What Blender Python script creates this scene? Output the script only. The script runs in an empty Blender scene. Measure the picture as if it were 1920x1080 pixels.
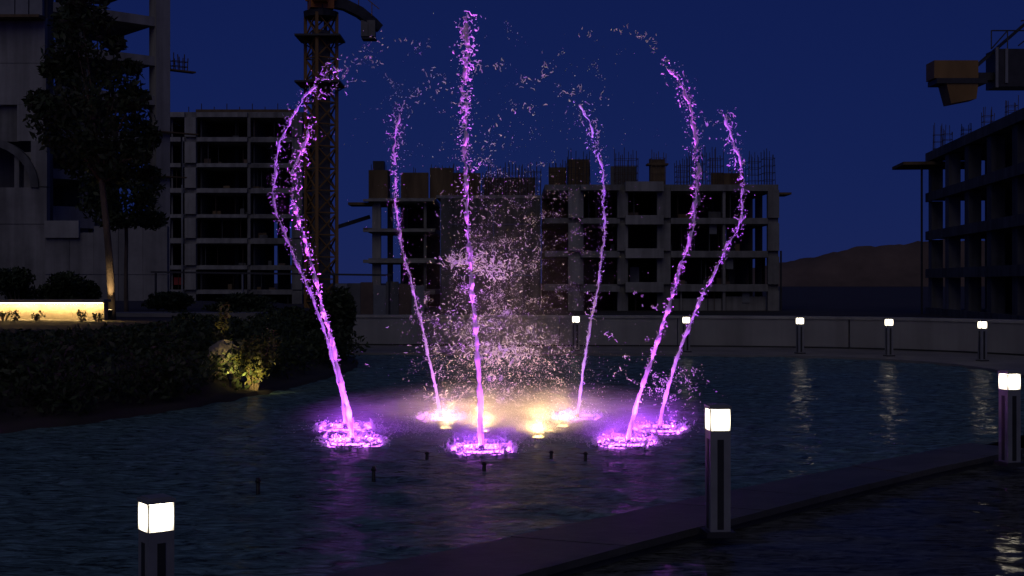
import bpy, math, random
import numpy as np
from mathutils import Vector, Matrix

# ------------------------------------------------------------------ camera, sky, light
sc = bpy.context.scene
C = sc.collection
F = 2400.0          # focal length in photo pixels
CAMZ = 1.75         # eye height above the pool water (z = 0)
HOR = 530.0         # horizon row
cam = bpy.data.cameras.new('camera')
camo = bpy.data.objects.new('camera', cam)
C.objects.link(camo)
camo.location = (0, 0, CAMZ)
camo.rotation_euler = (math.pi / 2, 0, 0)
cam.sensor_width = 36
cam.lens = 36 * F / 1920
cam.shift_y = -(540 - HOR) / 1920
cam.clip_start = 0.05
cam.clip_end = 6000
sc.camera = camo

world = bpy.data.worlds.new('World')
sc.world = world
world.use_nodes = True
nt = world.node_tree
bg = nt.nodes['Background']
sky = nt.nodes.new('ShaderNodeTexSky')
sky.sky_type = 'NISHITA'
sky.sun_disc = False
sky.sun_elevation = math.radians(1.5)
sky.sun_rotation = math.radians(180)
sky.ozone_density = 6
sky.dust_density = 0.2
tint = nt.nodes.new('ShaderNodeMix')
tint.data_type = 'RGBA'
tint.blend_type = 'MULTIPLY'
tint.inputs['Factor'].default_value = 1
tint.inputs[7].default_value = (3.8, 0.68, 1.10, 1)
tc = nt.nodes.new('ShaderNodeTexCoord')
lift = nt.nodes.new('ShaderNodeMapping')           # keeps the dull earth-shadow band below the horizon
lift.inputs['Scale'].default_value = (1, 1, 0.8)
lift.inputs['Location'].default_value = (0, 0, 0.19)
nt.links.new(tc.outputs['Generated'], lift.inputs['Vector'])
nt.links.new(lift.outputs[0], sky.inputs['Vector'])
nt.links.new(sky.outputs[0], tint.inputs[6])
nt.links.new(tint.outputs[2], bg.inputs['Color'])
bg.inputs['Strength'].default_value = 0.062

sun = bpy.data.lights.new('sun', 'SUN')
sun.energy = 0.16
sun.angle = math.radians(50)
sun.color = (1.0, 0.92, 0.88)
suno = bpy.data.objects.new('sun', sun)
C.objects.link(suno)
suno.rotation_euler = (math.radians(50), 0, math.radians(-10))   # afterglow behind the camera

vs = sc.view_settings
vs.view_transform = 'Standard'
vs.look = 'None'
vs.exposure = 0.0
vs.gamma = 1.0
vs.use_curve_mapping = False
cy = sc.cycles
cy.use_denoising = True
cy.max_bounces = 6
cy.diffuse_bounces = 3
cy.glossy_bounces = 3
cy.transmission_bounces = 4
cy.transparent_max_bounces = 8
cy.volume_bounces = 0
cy.sample_clamp_indirect = 4.0
cy.caustics_reflective = False
cy.caustics_refractive = False

rnd = random.Random(7)
rng = np.random.default_rng(11)


def W(px, py, d):
    """a photo pixel at depth d, as a point in the place"""
    return Vector(((px - 960) * d / F, d, CAMZ - (py - HOR) * d / F))


def dep(py, z=0.0):
    return F * (CAMZ - z) / (py - HOR)


# ------------------------------------------------------------------ materials
MATS = {}


def newmat(name):
    m = bpy.data.materials.new(name)
    m.use_nodes = True
    MATS[name] = m
    n = m.node_tree.nodes
    return m, m.node_tree, n['Principled BSDF']


def noise_mat(name, c0, c1, scale=1.5, rough=0.85, stretch=(1, 1, 1), detail=5, bump=0.15, metal=0.0, bscale=None, streak=0.0):
    m, t, p = newmat(name)
    geo = t.nodes.new('ShaderNodeNewGeometry')
    mp = t.nodes.new('ShaderNodeMapping')
    mp.inputs['Scale'].default_value = stretch
    t.links.new(geo.outputs['Position'], mp.inputs['Vector'])
    n1 = t.nodes.new('ShaderNodeTexNoise')
    n1.inputs['Scale'].default_value = scale
    n1.inputs['Detail'].default_value = detail
    n1.inputs['Roughness'].default_value = 0.65
    t.links.new(mp.outputs[0], n1.inputs['Vector'])
    r = t.nodes.new('ShaderNodeValToRGB')
    r.color_ramp.elements[0].position = 0.32
    r.color_ramp.elements[1].position = 0.68
    r.color_ramp.elements[0].color = (*c0, 1)
    r.color_ramp.elements[1].color = (*c1, 1)
    t.links.new(n1.outputs['Fac'], r.inputs['Fac'])
    col = r.outputs['Color']
    if streak > 0:
        mp2 = t.nodes.new('ShaderNodeMapping')
        mp2.inputs['Scale'].default_value = (1.6, 1.6, 0.10)
        t.links.new(geo.outputs['Position'], mp2.inputs['Vector'])
        n3 = t.nodes.new('ShaderNodeTexNoise')
        n3.inputs['Scale'].default_value = 1.0
        n3.inputs['Detail'].default_value = 6
        t.links.new(mp2.outputs[0], n3.inputs['Vector'])
        r3 = t.nodes.new('ShaderNodeValToRGB')
        r3.color_ramp.elements[0].position = 0.35
        r3.color_ramp.elements[1].position = 0.6
        r3.color_ramp.elements[0].color = (1 - streak, 1 - streak, 1 - streak, 1)
        r3.color_ramp.elements[1].color = (1, 1, 1, 1)
        t.links.new(n3.outputs['Fac'], r3.inputs['Fac'])
        mx = t.nodes.new('ShaderNodeMix')
        mx.data_type = 'RGBA'
        mx.blend_type = 'MULTIPLY'
        mx.inputs['Factor'].default_value = 1
        t.links.new(col, mx.inputs[6])
        t.links.new(r3.outputs['Color'], mx.inputs[7])
        col = mx.outputs[2]
    t.links.new(col, p.inputs['Base Color'])
    p.inputs['Roughness'].default_value = rough
    p.inputs['Metallic'].default_value = metal
    if bump > 0:
        n2 = t.nodes.new('ShaderNodeTexNoise')
        n2.inputs['Scale'].default_value = bscale or scale * 6
        n2.inputs['Detail'].default_value = 6
        t.links.new(geo.outputs['Position'], n2.inputs['Vector'])
        b = t.nodes.new('ShaderNodeBump')
        b.inputs['Strength'].default_value = bump
        b.inputs['Distance'].default_value = 0.03
        t.links.new(n2.outputs['Fac'], b.inputs['Height'])
        t.links.new(b.outputs['Normal'], p.inputs['Normal'])
    return m


def emit_mat(name, col, strength):
    m, t, p = newmat(name)
    p.inputs['Base Color'].default_value = (0.8, 0.8, 0.8, 1)
    p.inputs['Emission Color'].default_value = (*col, 1)
    p.inputs['Emission Strength'].default_value = strength
    return m


noise_mat('concrete', (0.20, 0.195, 0.19), (0.36, 0.35, 0.335), 0.35, streak=0.35)
noise_mat('concrete_light', (0.30, 0.295, 0.285), (0.44, 0.43, 0.41), 0.35, streak=0.3)
noise_mat('concrete_core', (0.09, 0.088, 0.088), (0.20, 0.195, 0.19), 0.3, streak=0.5)
noise_mat('concrete_old', (0.10, 0.10, 0.105), (0.19, 0.19, 0.19), 0.5, streak=0.4)
noise_mat('blockwork', (0.12, 0.085, 0.07), (0.2, 0.14, 0.11), 0.8)
noise_mat('formwork', (0.10, 0.065, 0.035), (0.22, 0.15, 0.08), 0.9, stretch=(1, 1, 0.2))
noise_mat('rust', (0.05, 0.03, 0.02), (0.11, 0.065, 0.045), 3, rough=0.7)
noise_mat('soil', (0.03, 0.026, 0.022), (0.06, 0.052, 0.044), 0.25)
noise_mat('hill_soil', (0.10, 0.07, 0.055), (0.2, 0.14, 0.11), 0.02)
noise_mat('paving', (0.16, 0.155, 0.15), (0.27, 0.26, 0.25), 0.8, rough=0.8)
noise_mat('wall_render', (0.26, 0.255, 0.25), (0.36, 0.355, 0.35), 0.3, streak=0.25)
noise_mat('stone', (0.16, 0.14, 0.12), (0.30, 0.27, 0.23), 2.0, bump=0.6, bscale=6)
noise_mat('coping', (0.055, 0.052, 0.05), (0.11, 0.105, 0.10), 1.6, rough=0.55, bump=0.3)
noise_mat('rim_dark', (0.008, 0.009, 0.010), (0.02, 0.021, 0.022), 3, rough=0.5)
noise_mat('crane_yellow', (0.22, 0.12, 0.03), (0.36, 0.20, 0.06), 0.6, rough=0.55, stretch=(1, 1, 0.3))
noise_mat('crane_orange', (0.42, 0.14, 0.02), (0.6, 0.22, 0.04), 0.8, rough=0.5)
noise_mat('crane_grey', (0.10, 0.10, 0.10), (0.2, 0.195, 0.185), 0.7, rough=0.6)
noise_mat('dark_steel', (0.02, 0.02, 0.022), (0.045, 0.045, 0.05), 2, rough=0.5)
noise_mat('bollard_metal', (0.22, 0.225, 0.24), (0.30, 0.305, 0.32), 5, rough=0.5, metal=0.1, bump=0.05)
noise_mat('bollard_slot', (0.015, 0.016, 0.018), (0.03, 0.031, 0.034), 5, rough=0.6, bump=0.0)
noise_mat('leaf', (0.014, 0.026, 0.008), (0.04, 0.06, 0.018), 4, rough=0.65, bump=0)
noise_mat('leaf_yellow', (0.07, 0.085, 0.02), (0.16, 0.15, 0.045), 9, rough=0.5, bump=0)
noise_mat('bark', (0.09, 0.065, 0.045), (0.2, 0.15, 0.105), 6, stretch=(1, 1, 0.25), bump=0.5, bscale=25)
noise_mat('red_panel', (0.25, 0.03, 0.03), (0.38, 0.05, 0.05), 1)
noise_mat('grey_sheet', (0.16, 0.17, 0.19), (0.26, 0.27, 0.29), 0.6, rough=0.6)
emit_mat('bollard_glow', (1.0, 0.88, 0.66), 4.0)
m = MATS['bollard_glow']          # frosted pane, hottest in front of the bulb
t = m.node_tree
p = t.nodes['Principled BSDF']
co = t.nodes.new('ShaderNodeTexCoord')
sb = t.nodes.new('ShaderNodeVectorMath')
sb.operation = 'SUBTRACT'
sb.inputs[1].default_value = (0.5, 0.5, 0.52)
t.links.new(co.outputs['Generated'], sb.inputs[0])
ml = t.nodes.new('ShaderNodeVectorMath')
ml.operation = 'MULTIPLY'
ml.inputs[1].default_value = (1.0, 0.0, 0.9)
t.links.new(sb.outputs[0], ml.inputs[0])
ln_ = t.nodes.new('ShaderNodeVectorMath')
ln_.operation = 'LENGTH'
t.links.new(ml.outputs[0], ln_.inputs[0])
mr = t.nodes.new('ShaderNodeMapRange')
mr.interpolation_type = 'SMOOTHSTEP'
mr.inputs['From Min'].default_value = 0.25
mr.inputs['From Max'].default_value = 0.68
mr.inputs['To Min'].default_value = 6.0
mr.inputs['To Max'].default_value = 0.9
t.links.new(ln_.outputs['Value'], mr.inputs['Value'])
t.links.new(mr.outputs['Result'], p.inputs['Emission Strength'])
emit_mat('led_warm', (1.0, 0.62, 0.20), 190.0)
emit_mat('lens_warm', (1.0, 0.72, 0.30), 14.0)
emit_mat('lens_purple', (0.70, 0.16, 1.0), 5.0)
emit_mat('ring_purple', (0.64, 0.12, 1.0), 6.0)
emit_mat('lens_yellow', (1.0, 0.66, 0.20), 12.0)

# foamy water of the jets and drops: white scattering with a wet shine
m, t, p = newmat('spray_water')
p.inputs['Base Color'].default_value = (0.92, 0.94, 0.96, 1)
p.inputs['Roughness'].default_value = 0.15
p.inputs['IOR'].default_value = 1.33
tr = t.nodes.new('ShaderNodeBsdfTranslucent')
tr.inputs['Color'].default_value = (0.95, 0.96, 1.0, 1)
mx = t.nodes.new('ShaderNodeMixShader')
mx.inputs[0].default_value = 0.5
t.links.new(p.outputs[0], mx.inputs[1])
t.links.new(tr.outputs[0], mx.inputs[2])
t.links.new(mx.outputs[0], t.nodes['Material Output'].inputs['Surface'])


def water_mat(name, base, rough, strength, scale, mottle=False):
    m, t, p = newmat(name)
    p.inputs['Base Color'].default_value = (*base, 1)
    p.inputs['Roughness'].default_value = rough
    p.inputs['IOR'].default_value = 1.33
    geo = t.nodes.new('ShaderNodeNewGeometry')
    if mottle:  # pool floor tone, with ripple glints and caustic light painted into the base colour
        nm = t.nodes.new('ShaderNodeTexNoise')
        nm.inputs['Scale'].default_value = 7.0
        nm.inputs['Detail'].default_value = 5
        nm.inputs['Roughness'].default_value = 0.7
        nm.inputs['Distortion'].default_value = 1.2
        mpm = t.nodes.new('ShaderNodeMapping')
        mpm.inputs['Scale'].default_value = (0.6, 1.5, 1)
        t.links.new(geo.outputs['Position'], mpm.inputs['Vector'])
        t.links.new(mpm.outputs[0], nm.inputs['Vector'])
        cr = t.nodes.new('ShaderNodeValToRGB')
        cr.color_ramp.elements[0].position = 0.36
        cr.color_ramp.elements[1].position = 0.70
        cr.color_ramp.elements[0].color = (*[q * 0.2 for q in base], 1)
        cr.color_ramp.elements[1].color = (*[q * 2.1 for q in base], 1)
        t.links.new(nm.outputs['Fac'], cr.inputs['Fac'])
        t.links.new(cr.outputs['Color'], p.inputs['Base Color'])
    prev = None
    for sc_, st, dist in ((scale, strength, 0.02), (scale * 3.1, strength * 0.7, 0.008)):
        mp = t.nodes.new('ShaderNodeMapping')
        mp.inputs['Scale'].default_value = (0.7, 1.25, 1)
        mp.inputs['Rotation'].default_value = (0, 0, 0.3 * sc_)
        t.links.new(geo.outputs['Position'], mp.inputs['Vector'])
        n = t.nodes.new('ShaderNodeTexNoise')
        n.inputs['Scale'].default_value = sc_
        n.inputs['Detail'].default_value = 3
        n.inputs['Distortion'].default_value = 0.6
        t.links.new(mp.outputs[0], n.inputs['Vector'])
        b = t.nodes.new('ShaderNodeBump')
        b.inputs['Strength'].default_value = st
        b.inputs['Distance'].default_value = dist
        t.links.new(n.outputs['Fac'], b.inputs['Height'])
        if prev:
            t.links.new(prev.outputs['Normal'], b.inputs['Normal'])
        prev = b
    t.links.new(prev.outputs['Normal'], p.inputs['Normal'])
    if mottle:
        # choppy water turns many facets toward the eye: a weaker mirror than a flat sheet
        p.inputs['Specular IOR Level'].default_value = 0.0
        gl = t.nodes.new('ShaderNodeBsdfGlossy')
        gl.inputs['Roughness'].default_value = rough
        t.links.new(prev.outputs['Normal'], gl.inputs['Normal'])
        fr = t.nodes.new('ShaderNodeFresnel')
        fr.inputs['IOR'].default_value = 1.33
        t.links.new(prev.outputs['Normal'], fr.inputs['Normal'])
        sc2 = t.nodes.new('ShaderNodeMath')
        sc2.operation = 'MULTIPLY'
        sc2.inputs[1].default_value = 0.36
        t.links.new(fr.outputs[0], sc2.inputs[0])
        ms_ = t.nodes.new('ShaderNodeMixShader')
        t.links.new(sc2.outputs[0], ms_.inputs[0])
        t.links.new(p.outputs[0], ms_.inputs[1])
        t.links.new(gl.outputs[0], ms_.inputs[2])
        t.links.new(ms_.outputs[0], t.nodes['Material Output'].inputs['Surface'])
    return m


water_mat('pool_water', (0.115, 0.20, 0.215), 0.09, 1.0, 9.0, True)
water_mat('basin_water', (0.075, 0.08, 0.085), 0.07, 0.4, 3.0, True)


# ------------------------------------------------------------------ mesh helpers
def tag(o, label=None, cat=None, group=None, kind=None):
    if label:
        o['label'] = label
    if cat:
        o['category'] = cat
    if group:
        o['group'] = group
    if kind:
        o['kind'] = kind
    return o


def empty(name, loc, rz=0, parent=None):
    o = bpy.data.objects.new(name, None)
    C.objects.link(o)
    o.location = loc
    o.rotation_euler = (0, 0, rz)
    o.empty_display_size = 0.2
    if parent:
        o.parent = parent
    return o


class MB:
    def __init__(self):
        self.v = []
        self.f = []
        self.n = 0

    def add(self, v, f):
        v = np.asarray(v, dtype=float).reshape(-1, 3)
        self.v.append(v)
        o = self.n
        self.f.extend([tuple(int(i) + o for i in q) for q in f])
        self.n += len(v)

    def box(self, x0, x1, y0, y1, z0, z1):
        v = [(x0, y0, z0), (x1, y0, z0), (x1, y1, z0), (x0, y1, z0), (x0, y0, z1), (x1, y0, z1), (x1, y1, z1), (x0, y1, z1)]
        self.add(v, [(0, 3, 2, 1), (4, 5, 6, 7), (0, 1, 5, 4), (1, 2, 6, 5), (2, 3, 7, 6), (3, 0, 4, 7)])

    def bar(self, a, b, w, sides=4):
        self.tube([a, b], [w, w], sides)

    def tube(self, pts, rad, sides=8, cap=True):
        pts = [Vector(q) for q in pts]
        n = len(pts)
        vs_ = []
        up = Vector((0.0, 0.0, 1.0))
        for i in range(n):
            d = (pts[min(i + 1, n - 1)] - pts[max(i - 1, 0)])
            d = d.normalized() if d.length > 1e-9 else up
            ref = Vector((0.31, 0.95, 0.05)) if abs(d.z) > 0.8 else up
            a = d.cross(ref).normalized()
            b = d.cross(a)
            for k in range(sides):
                t_ = 2 * math.pi * (k + 0.5) / sides
                vs_.append(pts[i] + (a * math.cos(t_) + b * math.sin(t_)) * rad[i])
        fs = []
        for i in range(n - 1):
            for k in range(sides):
                k2 = (k + 1) % sides
                fs.append((i * sides + k, i * sides + k2, (i + 1) * sides + k2, (i + 1) * sides + k))
        if cap:
            fs.append(tuple(reversed(range(sides))))
            fs.append(tuple((n - 1) * sides + k for k in range(sides)))
        self.add([tuple(q) for q in vs_], fs)

    def build(self, name, mat, parent=None, smooth=False):
        me = bpy.data.meshes.new(name)
        v = np.concatenate(self.v) if self.v else np.zeros((0, 3))
        me.from_pydata(v.tolist(), [], self.f)
        me.materials.append(MATS[mat])
        if smooth:
            me.polygons.foreach_set('use_smooth', [True] * len(me.polygons))
        me.update()
        o = bpy.data.objects.new(name, me)
        C.objects.link(o)
        if parent:
            o.parent = parent
        return o


_cubes = {}


def box(name, mat, parent, x0, x1, y0, y1, z0, z1, rz=0.0):
    """a cheap box part: one shared unit cube per material"""
    if mat not in _cubes:
        mb = MB()
        mb.box(-.5, .5, -.5, .5, -.5, .5)
        me = bpy.data.meshes.new('box_' + mat)
        me.from_pydata(np.concatenate(mb.v).tolist(), [], mb.f)
        me.materials.append(MATS[mat])
        _cubes[mat] = me
    o = bpy.data.objects.new(name, _cubes[mat])
    C.objects.link(o)
    o.parent = parent
    o.location = ((x0 + x1) / 2, (y0 + y1) / 2, (z0 + z1) / 2)
    o.scale = (abs(x1 - x0), abs(y1 - y0), abs(z1 - z0))
    o.rotation_euler = (0, 0, rz)
    return o


def copy_tree(o, parent=None):
    c = o.copy()
    C.objects.link(c)
    c.parent = parent
    for ch in list(o.children):
        copy_tree(ch, c)
    return c


def resample(pl, step):
    pl = np.asarray(pl, float)
    # Catmull-Rom through the points
    P = np.vstack([2 * pl[0] - pl[1], pl, 2 * pl[-1] - pl[-2]])
    out = []
    for i in range(1, len(P) - 2):
        n = max(2, int(np.linalg.norm(P[i + 1] - P[i]) / step))
        for k in range(n):
            t_ = k / n
            out.append(0.5 * ((2 * P[i]) + (-P[i - 1] + P[i + 1]) * t_ + (2 * P[i - 1] - 5 * P[i] + 4 * P[i + 1] - P[i + 2]) * t_ ** 2
                              + (-P[i - 1] + 3 * P[i] - 3 * P[i + 1] + P[i + 2]) * t_ ** 3))
    out.append(P[-2])
    return np.array(out)


# ------------------------------------------------------------------ ground, pool, banks
mb = MB()
mb.add([(-3000, -200, -0.8), (3000, -200, -0.8), (3000, 5000, -0.8), (-3000, 5000, -0.8)], [(0, 1, 2, 3)])
tag(mb.build('ground', 'soil'), kind='structure')

far_edge = [(-4.6, 31.2), (-2.0, 30.9), (1.8, 30.6), (4.4, 30.4), (7.0, 29.7), (8.6, 28.2), (9.4, 26.0), (9.35, 23.2), (8.6, 20.2), (7.3, 17.2), (6.1, 15.2)]
weir_in = [(4.9, 13.7), (3.2, 12.0), (1.55, 10.3), (-0.54, 8.08), (-2.3, 6.2), (-3.6, 4.6), (-4.8, 2.8), (-6.0, 0.5)]
weir_out = [(5.25, 13.1), (3.7, 11.55), (2.15, 9.85), (0.05, 7.45), (-1.25, 5.6), (-2.3, 3.9), (-3.2, 2.0), (-4.0, 0.0)]
left_edge = [(-9.5, 2.0), (-8.6, 8.0), (-7.6, 12.0), (-6.0, 14.8), (-4.95, 16.6), (-3.9, 20.0), (-3.35, 23.5), (-3.2, 26.5), (-3.6, 29.2)]
fe = resample(far_edge, 0.4)
le = resample(left_edge, 0.4)
wi = resample(weir_in, 0.4)
wo = resample(weir_out, 0.4)
poly = np.vstack([fe, wi, le])


def inside(px_, py_, poly_):
    ins = np.zeros(px_.shape, bool)
    j = len(poly_) - 1
    for i in range(len(poly_)):
        xi, yi = poly_[i]
        xj, yj = poly_[j]
        c = ((yi > py_) != (yj > py_)) & (px_ < (xj - xi) * (py_ - yi) / (yj - yi + 1e-12) + xi)
        ins ^= c
        j = i
    return ins


# nozzles of the fountain ring: (pixel at the water, name)
NOZ = {'left': (662, 832), 'left_back': (648, 806), 'rear_left': (828, 786), 'front': (903, 846),
       'rear_right': (1082, 786), 'right': (1176, 833), 'right_back': (1236, 808)}
NOZW = {}
for k_, (a_, b_) in NOZ.items():
    d_ = dep(b_)
    NOZW[k_] = Vector(((a_ - 960) * d_ / F, d_, 0))
RING_C = Vector((-0.02, 15.0, 0))


def wave_h(x, y):
    g = np.random.default_rng(3)
    h = np.zeros_like(x)
    for i in range(46):
        lam = 0.2 * (1.1 / 0.2) ** g.random()
        th = g.normal(1.35, 0.75)
        k = 2 * math.pi / lam
        h += 0.0022 * lam ** 0.85 * np.sin(k * (x * math.cos(th) + y * math.sin(th)) + g.random() * 6.28)
    for k_ in NOZW:
        q = NOZW[k_]
        r = np.hypot(x - q.x, y - q.y)
        h += 0.008 * np.exp(-r / 1.6) * np.sin(r * 21 + q.x)
    return h


def water_grid(name, mat, poly_, x0, x1, ys, dx, z, amp, label_kind='structure'):
    xs = np.arange(x0, x1, dx)
    X, Y = np.meshgrid(xs, ys)
    Z = z + amp * wave_h(X, Y)
    nx, ny = len(xs), len(ys)
    cx = (X[:-1, :-1] + X[1:, 1:]) / 2
    cyy = (Y[:-1, :-1] + Y[1:, 1:]) / 2
    keep = inside(cx, cyy, poly_)
    idx = np.arange(nx * ny).reshape(ny, nx)
    q = np.stack([idx[:-1, :-1], idx[:-1, 1:], idx[1:, 1:], idx[1:, :-1]], -1)[keep]
    used, inv = np.unique(q, return_inverse=True)
    V = np.stack([X.ravel(), Y.ravel(), Z.ravel()], -1)[used]
    me = bpy.data.meshes.new(name)
    me.from_pydata(V.tolist(), [], inv.reshape(-1, 4).tolist())
    me.materials.append(MATS[mat])
    me.polygons.foreach_set('use_smooth', [True] * len(me.polygons))
    o = bpy.data.objects.new(name, me)
    C.objects.link(o)
    tag(o, kind=label_kind)
    return o


ys = np.concatenate([np.arange(4.5, 18, 0.055), np.arange(18, 32, 0.11)])
grow = poly + 0.08 * np.sign(poly - np.array([0.0, 17.0]))
water_grid('pool_water', 'pool_water', grow, -8, 10, ys, 0.055, 0.0, 1.0)


def strip(name, mat, a, b, z0, z1, parent=None, zb=None):
    """solid kerb between two plan curves a and b, from z0 up to z1"""
    n = min(len(a), len(b))
    ia = np.linspace(0, len(a) - 1, n)
    A = np.stack([np.interp(ia, np.arange(len(a)), a[:, k]) for k in (0, 1)], -1)
    ib = np.linspace(0, len(b) - 1, n)
    B = np.stack([np.interp(ib, np.arange(len(b)), b[:, k]) for k in (0, 1)], -1)
    zb = z1 if zb is None else zb
    m_ = MB()
    v = []
    for i in range(n):
        v += [(A[i][0], A[i][1], z0), (A[i][0], A[i][1], z1), (B[i][0], B[i][1], zb), (B[i][0], B[i][1], z0)]
    f = []
    for i in range(n - 1):
        for k in range(4):
            k2 = (k + 1) % 4
            f.append((4 * i + k, 4 * i + k2, 4 * i + 4 + k2, 4 * i + 4 + k))
    f += [(0, 1, 2, 3), tuple(4 * (n - 1) + k for k in (3, 2, 1, 0))]
    m_.add(v, f)
    return m_.build(name, mat, parent)


def offset(c, d):
    t_ = np.gradient(c, axis=0)
    t_ /= np.linalg.norm(t_, axis=1)[:, None]
    nrm = np.stack([-t_[:, 1], t_[:, 0]], -1)
    return c + nrm * d


# weir coping between the pool and the lower basin
n_ = 80
A_ = np.stack([np.interp(np.linspace(0, 1, n_), np.linspace(0, 1, len(wi)), wi[:, k]) for k in (0, 1)], -1)
B_ = np.stack([np.interp(np.linspace(0, 1, n_), np.linspace(0, 1, len(wo)), wo[:, k]) for k in (0, 1)], -1)
w_ = strip('weir_coping', 'coping', A_ * 0.97 + B_ * 0.03, B_ * 0.95 + A_ * 0.05, -0.8, 0.015, zb=0.028)
tag(w_, kind='structure')
for i in range(0, n_ - 4, 4):
    a0, a1 = A_[i:i + 5].copy(), B_[i:i + 5].copy()
    for q in (a0, a1):
        q[-1] = q[-1] * 0.985 + q[-2] * 0.015 if False else q[-1] - (q[-1] - q[-2]) * 0.04
    jz = rnd.uniform(-0.004, 0.004)
    strip('coping_stone', 'coping', a0, a1, 0.0, 0.037 + jz, w_, 0.052 + jz)
# lower basin water
lb = np.array([(-4.4, 0.5), (-0.35, 7.5), (4.95, 13.3), (9.5, 17.0), (16, 14), (16, -2), (-4, -2)])
mb = MB()
gx = np.linspace(-4, 14, 120)
gy = np.linspace(0.5, 17, 120)
basin = water_grid('basin_water', 'basin_water', lb, -4, 14, np.arange(0.5, 17, 0.09), 0.09, -0.05, 0.45)

# ledge along the far and right side and the curved parapet wall behind it
fo = offset(fe, 3.6)
ledge = strip('ledge', 'paving', fe, fo, -0.8, 0.05)
tag(ledge, kind='structure')
pw = empty('parapet_wall', (0, 34, 0))
tag(pw, 'long pale curved parapet wall beyond the pool', 'wall')
fw0 = np.vstack([np.array([[-6.6, 34.7]]), offset(fe, 3.62), np.array([[9.6, 12.0], [10.5, 8.0]])])
fw1 = offset(fw0, 0.25)


def pstrip(name, mat, a, b, z0, z1):
    o = strip(name, mat, a, b, z0, z1)
    o.parent = pw
    o.location = -Vector(pw.location)
    return o


for i in range(0, len(fw0) - 1, 7):
    a0, a1 = fw0[i:i + 8].copy(), fw1[i:i + 8].copy()
    if len(a0) < 2:
        continue
    for q in (a0, a1):
        q[-1] = q[-1] - (q[-1] - q[-2]) * 0.05
    pstrip('wall_panel', 'wall_render', a0, a1, 0.06, 0.80)
pstrip('wall_cap', 'concrete_light', offset(fw0, -0.04), offset(fw1, 0.04), 0.803, 0.875)
pstrip('wall_base', 'rim_dark', offset(fw0, -0.02), offset(fw0, 0.05), 0.0, 0.09)

# planted bank and terrace to the left
rows = [(0.0, -0.3), (-0.02, 0.06), (-0.35, 0.10), (-0.5, 0.22), (-1.3, 0.48), (-3.2, 0.84), (-7, 0.9), (-70, 0.9)]
base = np.vstack([le, np.array([(-4.4, 31.0), (-5.6, 34.0), (-6.3, 36.0), (-7.0, 44.0), (-8.0, 60.0)])])
mb = MB()
v = []
for (x, y) in base:
    for (dx, z) in rows:
        jz = 0.04 * math.sin(3.1 * y + dx) if 0.2 < z < 0.88 else 0
        v.append((x + dx, y, z + jz))
nr = len(rows)
f = []
for i in range(len(base) - 1):
    for k in range(nr - 1):
        f.append((i * nr + k, (i + 1) * nr + k, (i + 1) * nr + k + 1, i * nr + k + 1))
mb.add(v, f)
tag(mb.build('bank', 'soil', smooth=True), kind='structure')
# path along the terrace edge
mb = MB()
mb.box(-30, -6.6, 33.2, 34.6, 0.75, 0.96)
tag(mb.build('path', 'paving'), kind='structure')

# hill far behind on the right
mb = MB()
hx = np.linspace(60, 620, 170)
v = []
for x in hx:
    px_ = 960 + x * F / 900
    top = np.interp(px_, [1120, 1450, 1520, 1620, 1700, 1760, 2000, 2600], [0, 14, 20, 27, 30, 31, 34, 10])
    top += 0.6 * math.sin(x * 0.11) + 0.5 * math.sin(x * 0.31 + 1) + rnd.uniform(-0.5, 0.5)
    v += [(x, 860, -1), (x, 885, max(top * 0.6, 0)), (x, 900, max(top, 0.1)), (x, 960, max(top * 0.8, 0)), (x, 1060, -1)]
f = []
for i in range(len(hx) - 1):
    for k in range(4):
        f.append((5 * i + k, 5 * i + 5 + k, 5 * i + 6 + k, 5 * i + k + 1))
mb.add(v, f)
tag(mb.build('hill', 'hill_soil', smooth=True), kind='structure')


# ------------------------------------------------------------------ buildings
def rebar_cage(parent, x0, x1, y0, y1, z0, z1, n=5, mat='rust', w=0.022, ties=4, name='rebar_cage'):
    m_ = MB()
    g = random.Random(int((x0 + z0 * 3) * 991))
    for i in range(n):
        for j in range(2):
            x = x0 + (x1 - x0) * i / max(1, n - 1)
            y = y0 if j == 0 else y1
            h = z1 - g.random() * 0.35 * (z1 - z0)
            m_.bar((x, y, z0), (x + g.uniform(-.08, .08), y + g.uniform(-.08, .08), h), w)
    for k in range(ties):
        z = z0 + (z1 - z0) * (k + 0.7) / (ties + 1.6)
        for y in (y0, y1):
            m_.bar((x0, y, z), (x1, y, z), w * 0.7)
        for x in (x0, x1):
            m_.bar((x, y0, z), (x, y1, z), w * 0.7)
    return m_.build(name, mat, parent)


class Pix:
    """local frame of a building whose front stands square to the camera at depth d: pixels to metres"""

    def __init__(self, root, d):
        self.r = root
        self.d = d

    def x(self, px):
        return (px - 960) * self.d / F - self.r.location.x

    def z(self, py):
        return CAMZ - (py - HOR) * self.d / F - self.r.location.z

    def box(self, name, mat, px0, px1, py0, py1, y0, y1):
        return box(name, mat, self.r, self.x(px0), self.x(px1), y0, y1, self.z(py1), self.z(py0))


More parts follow.
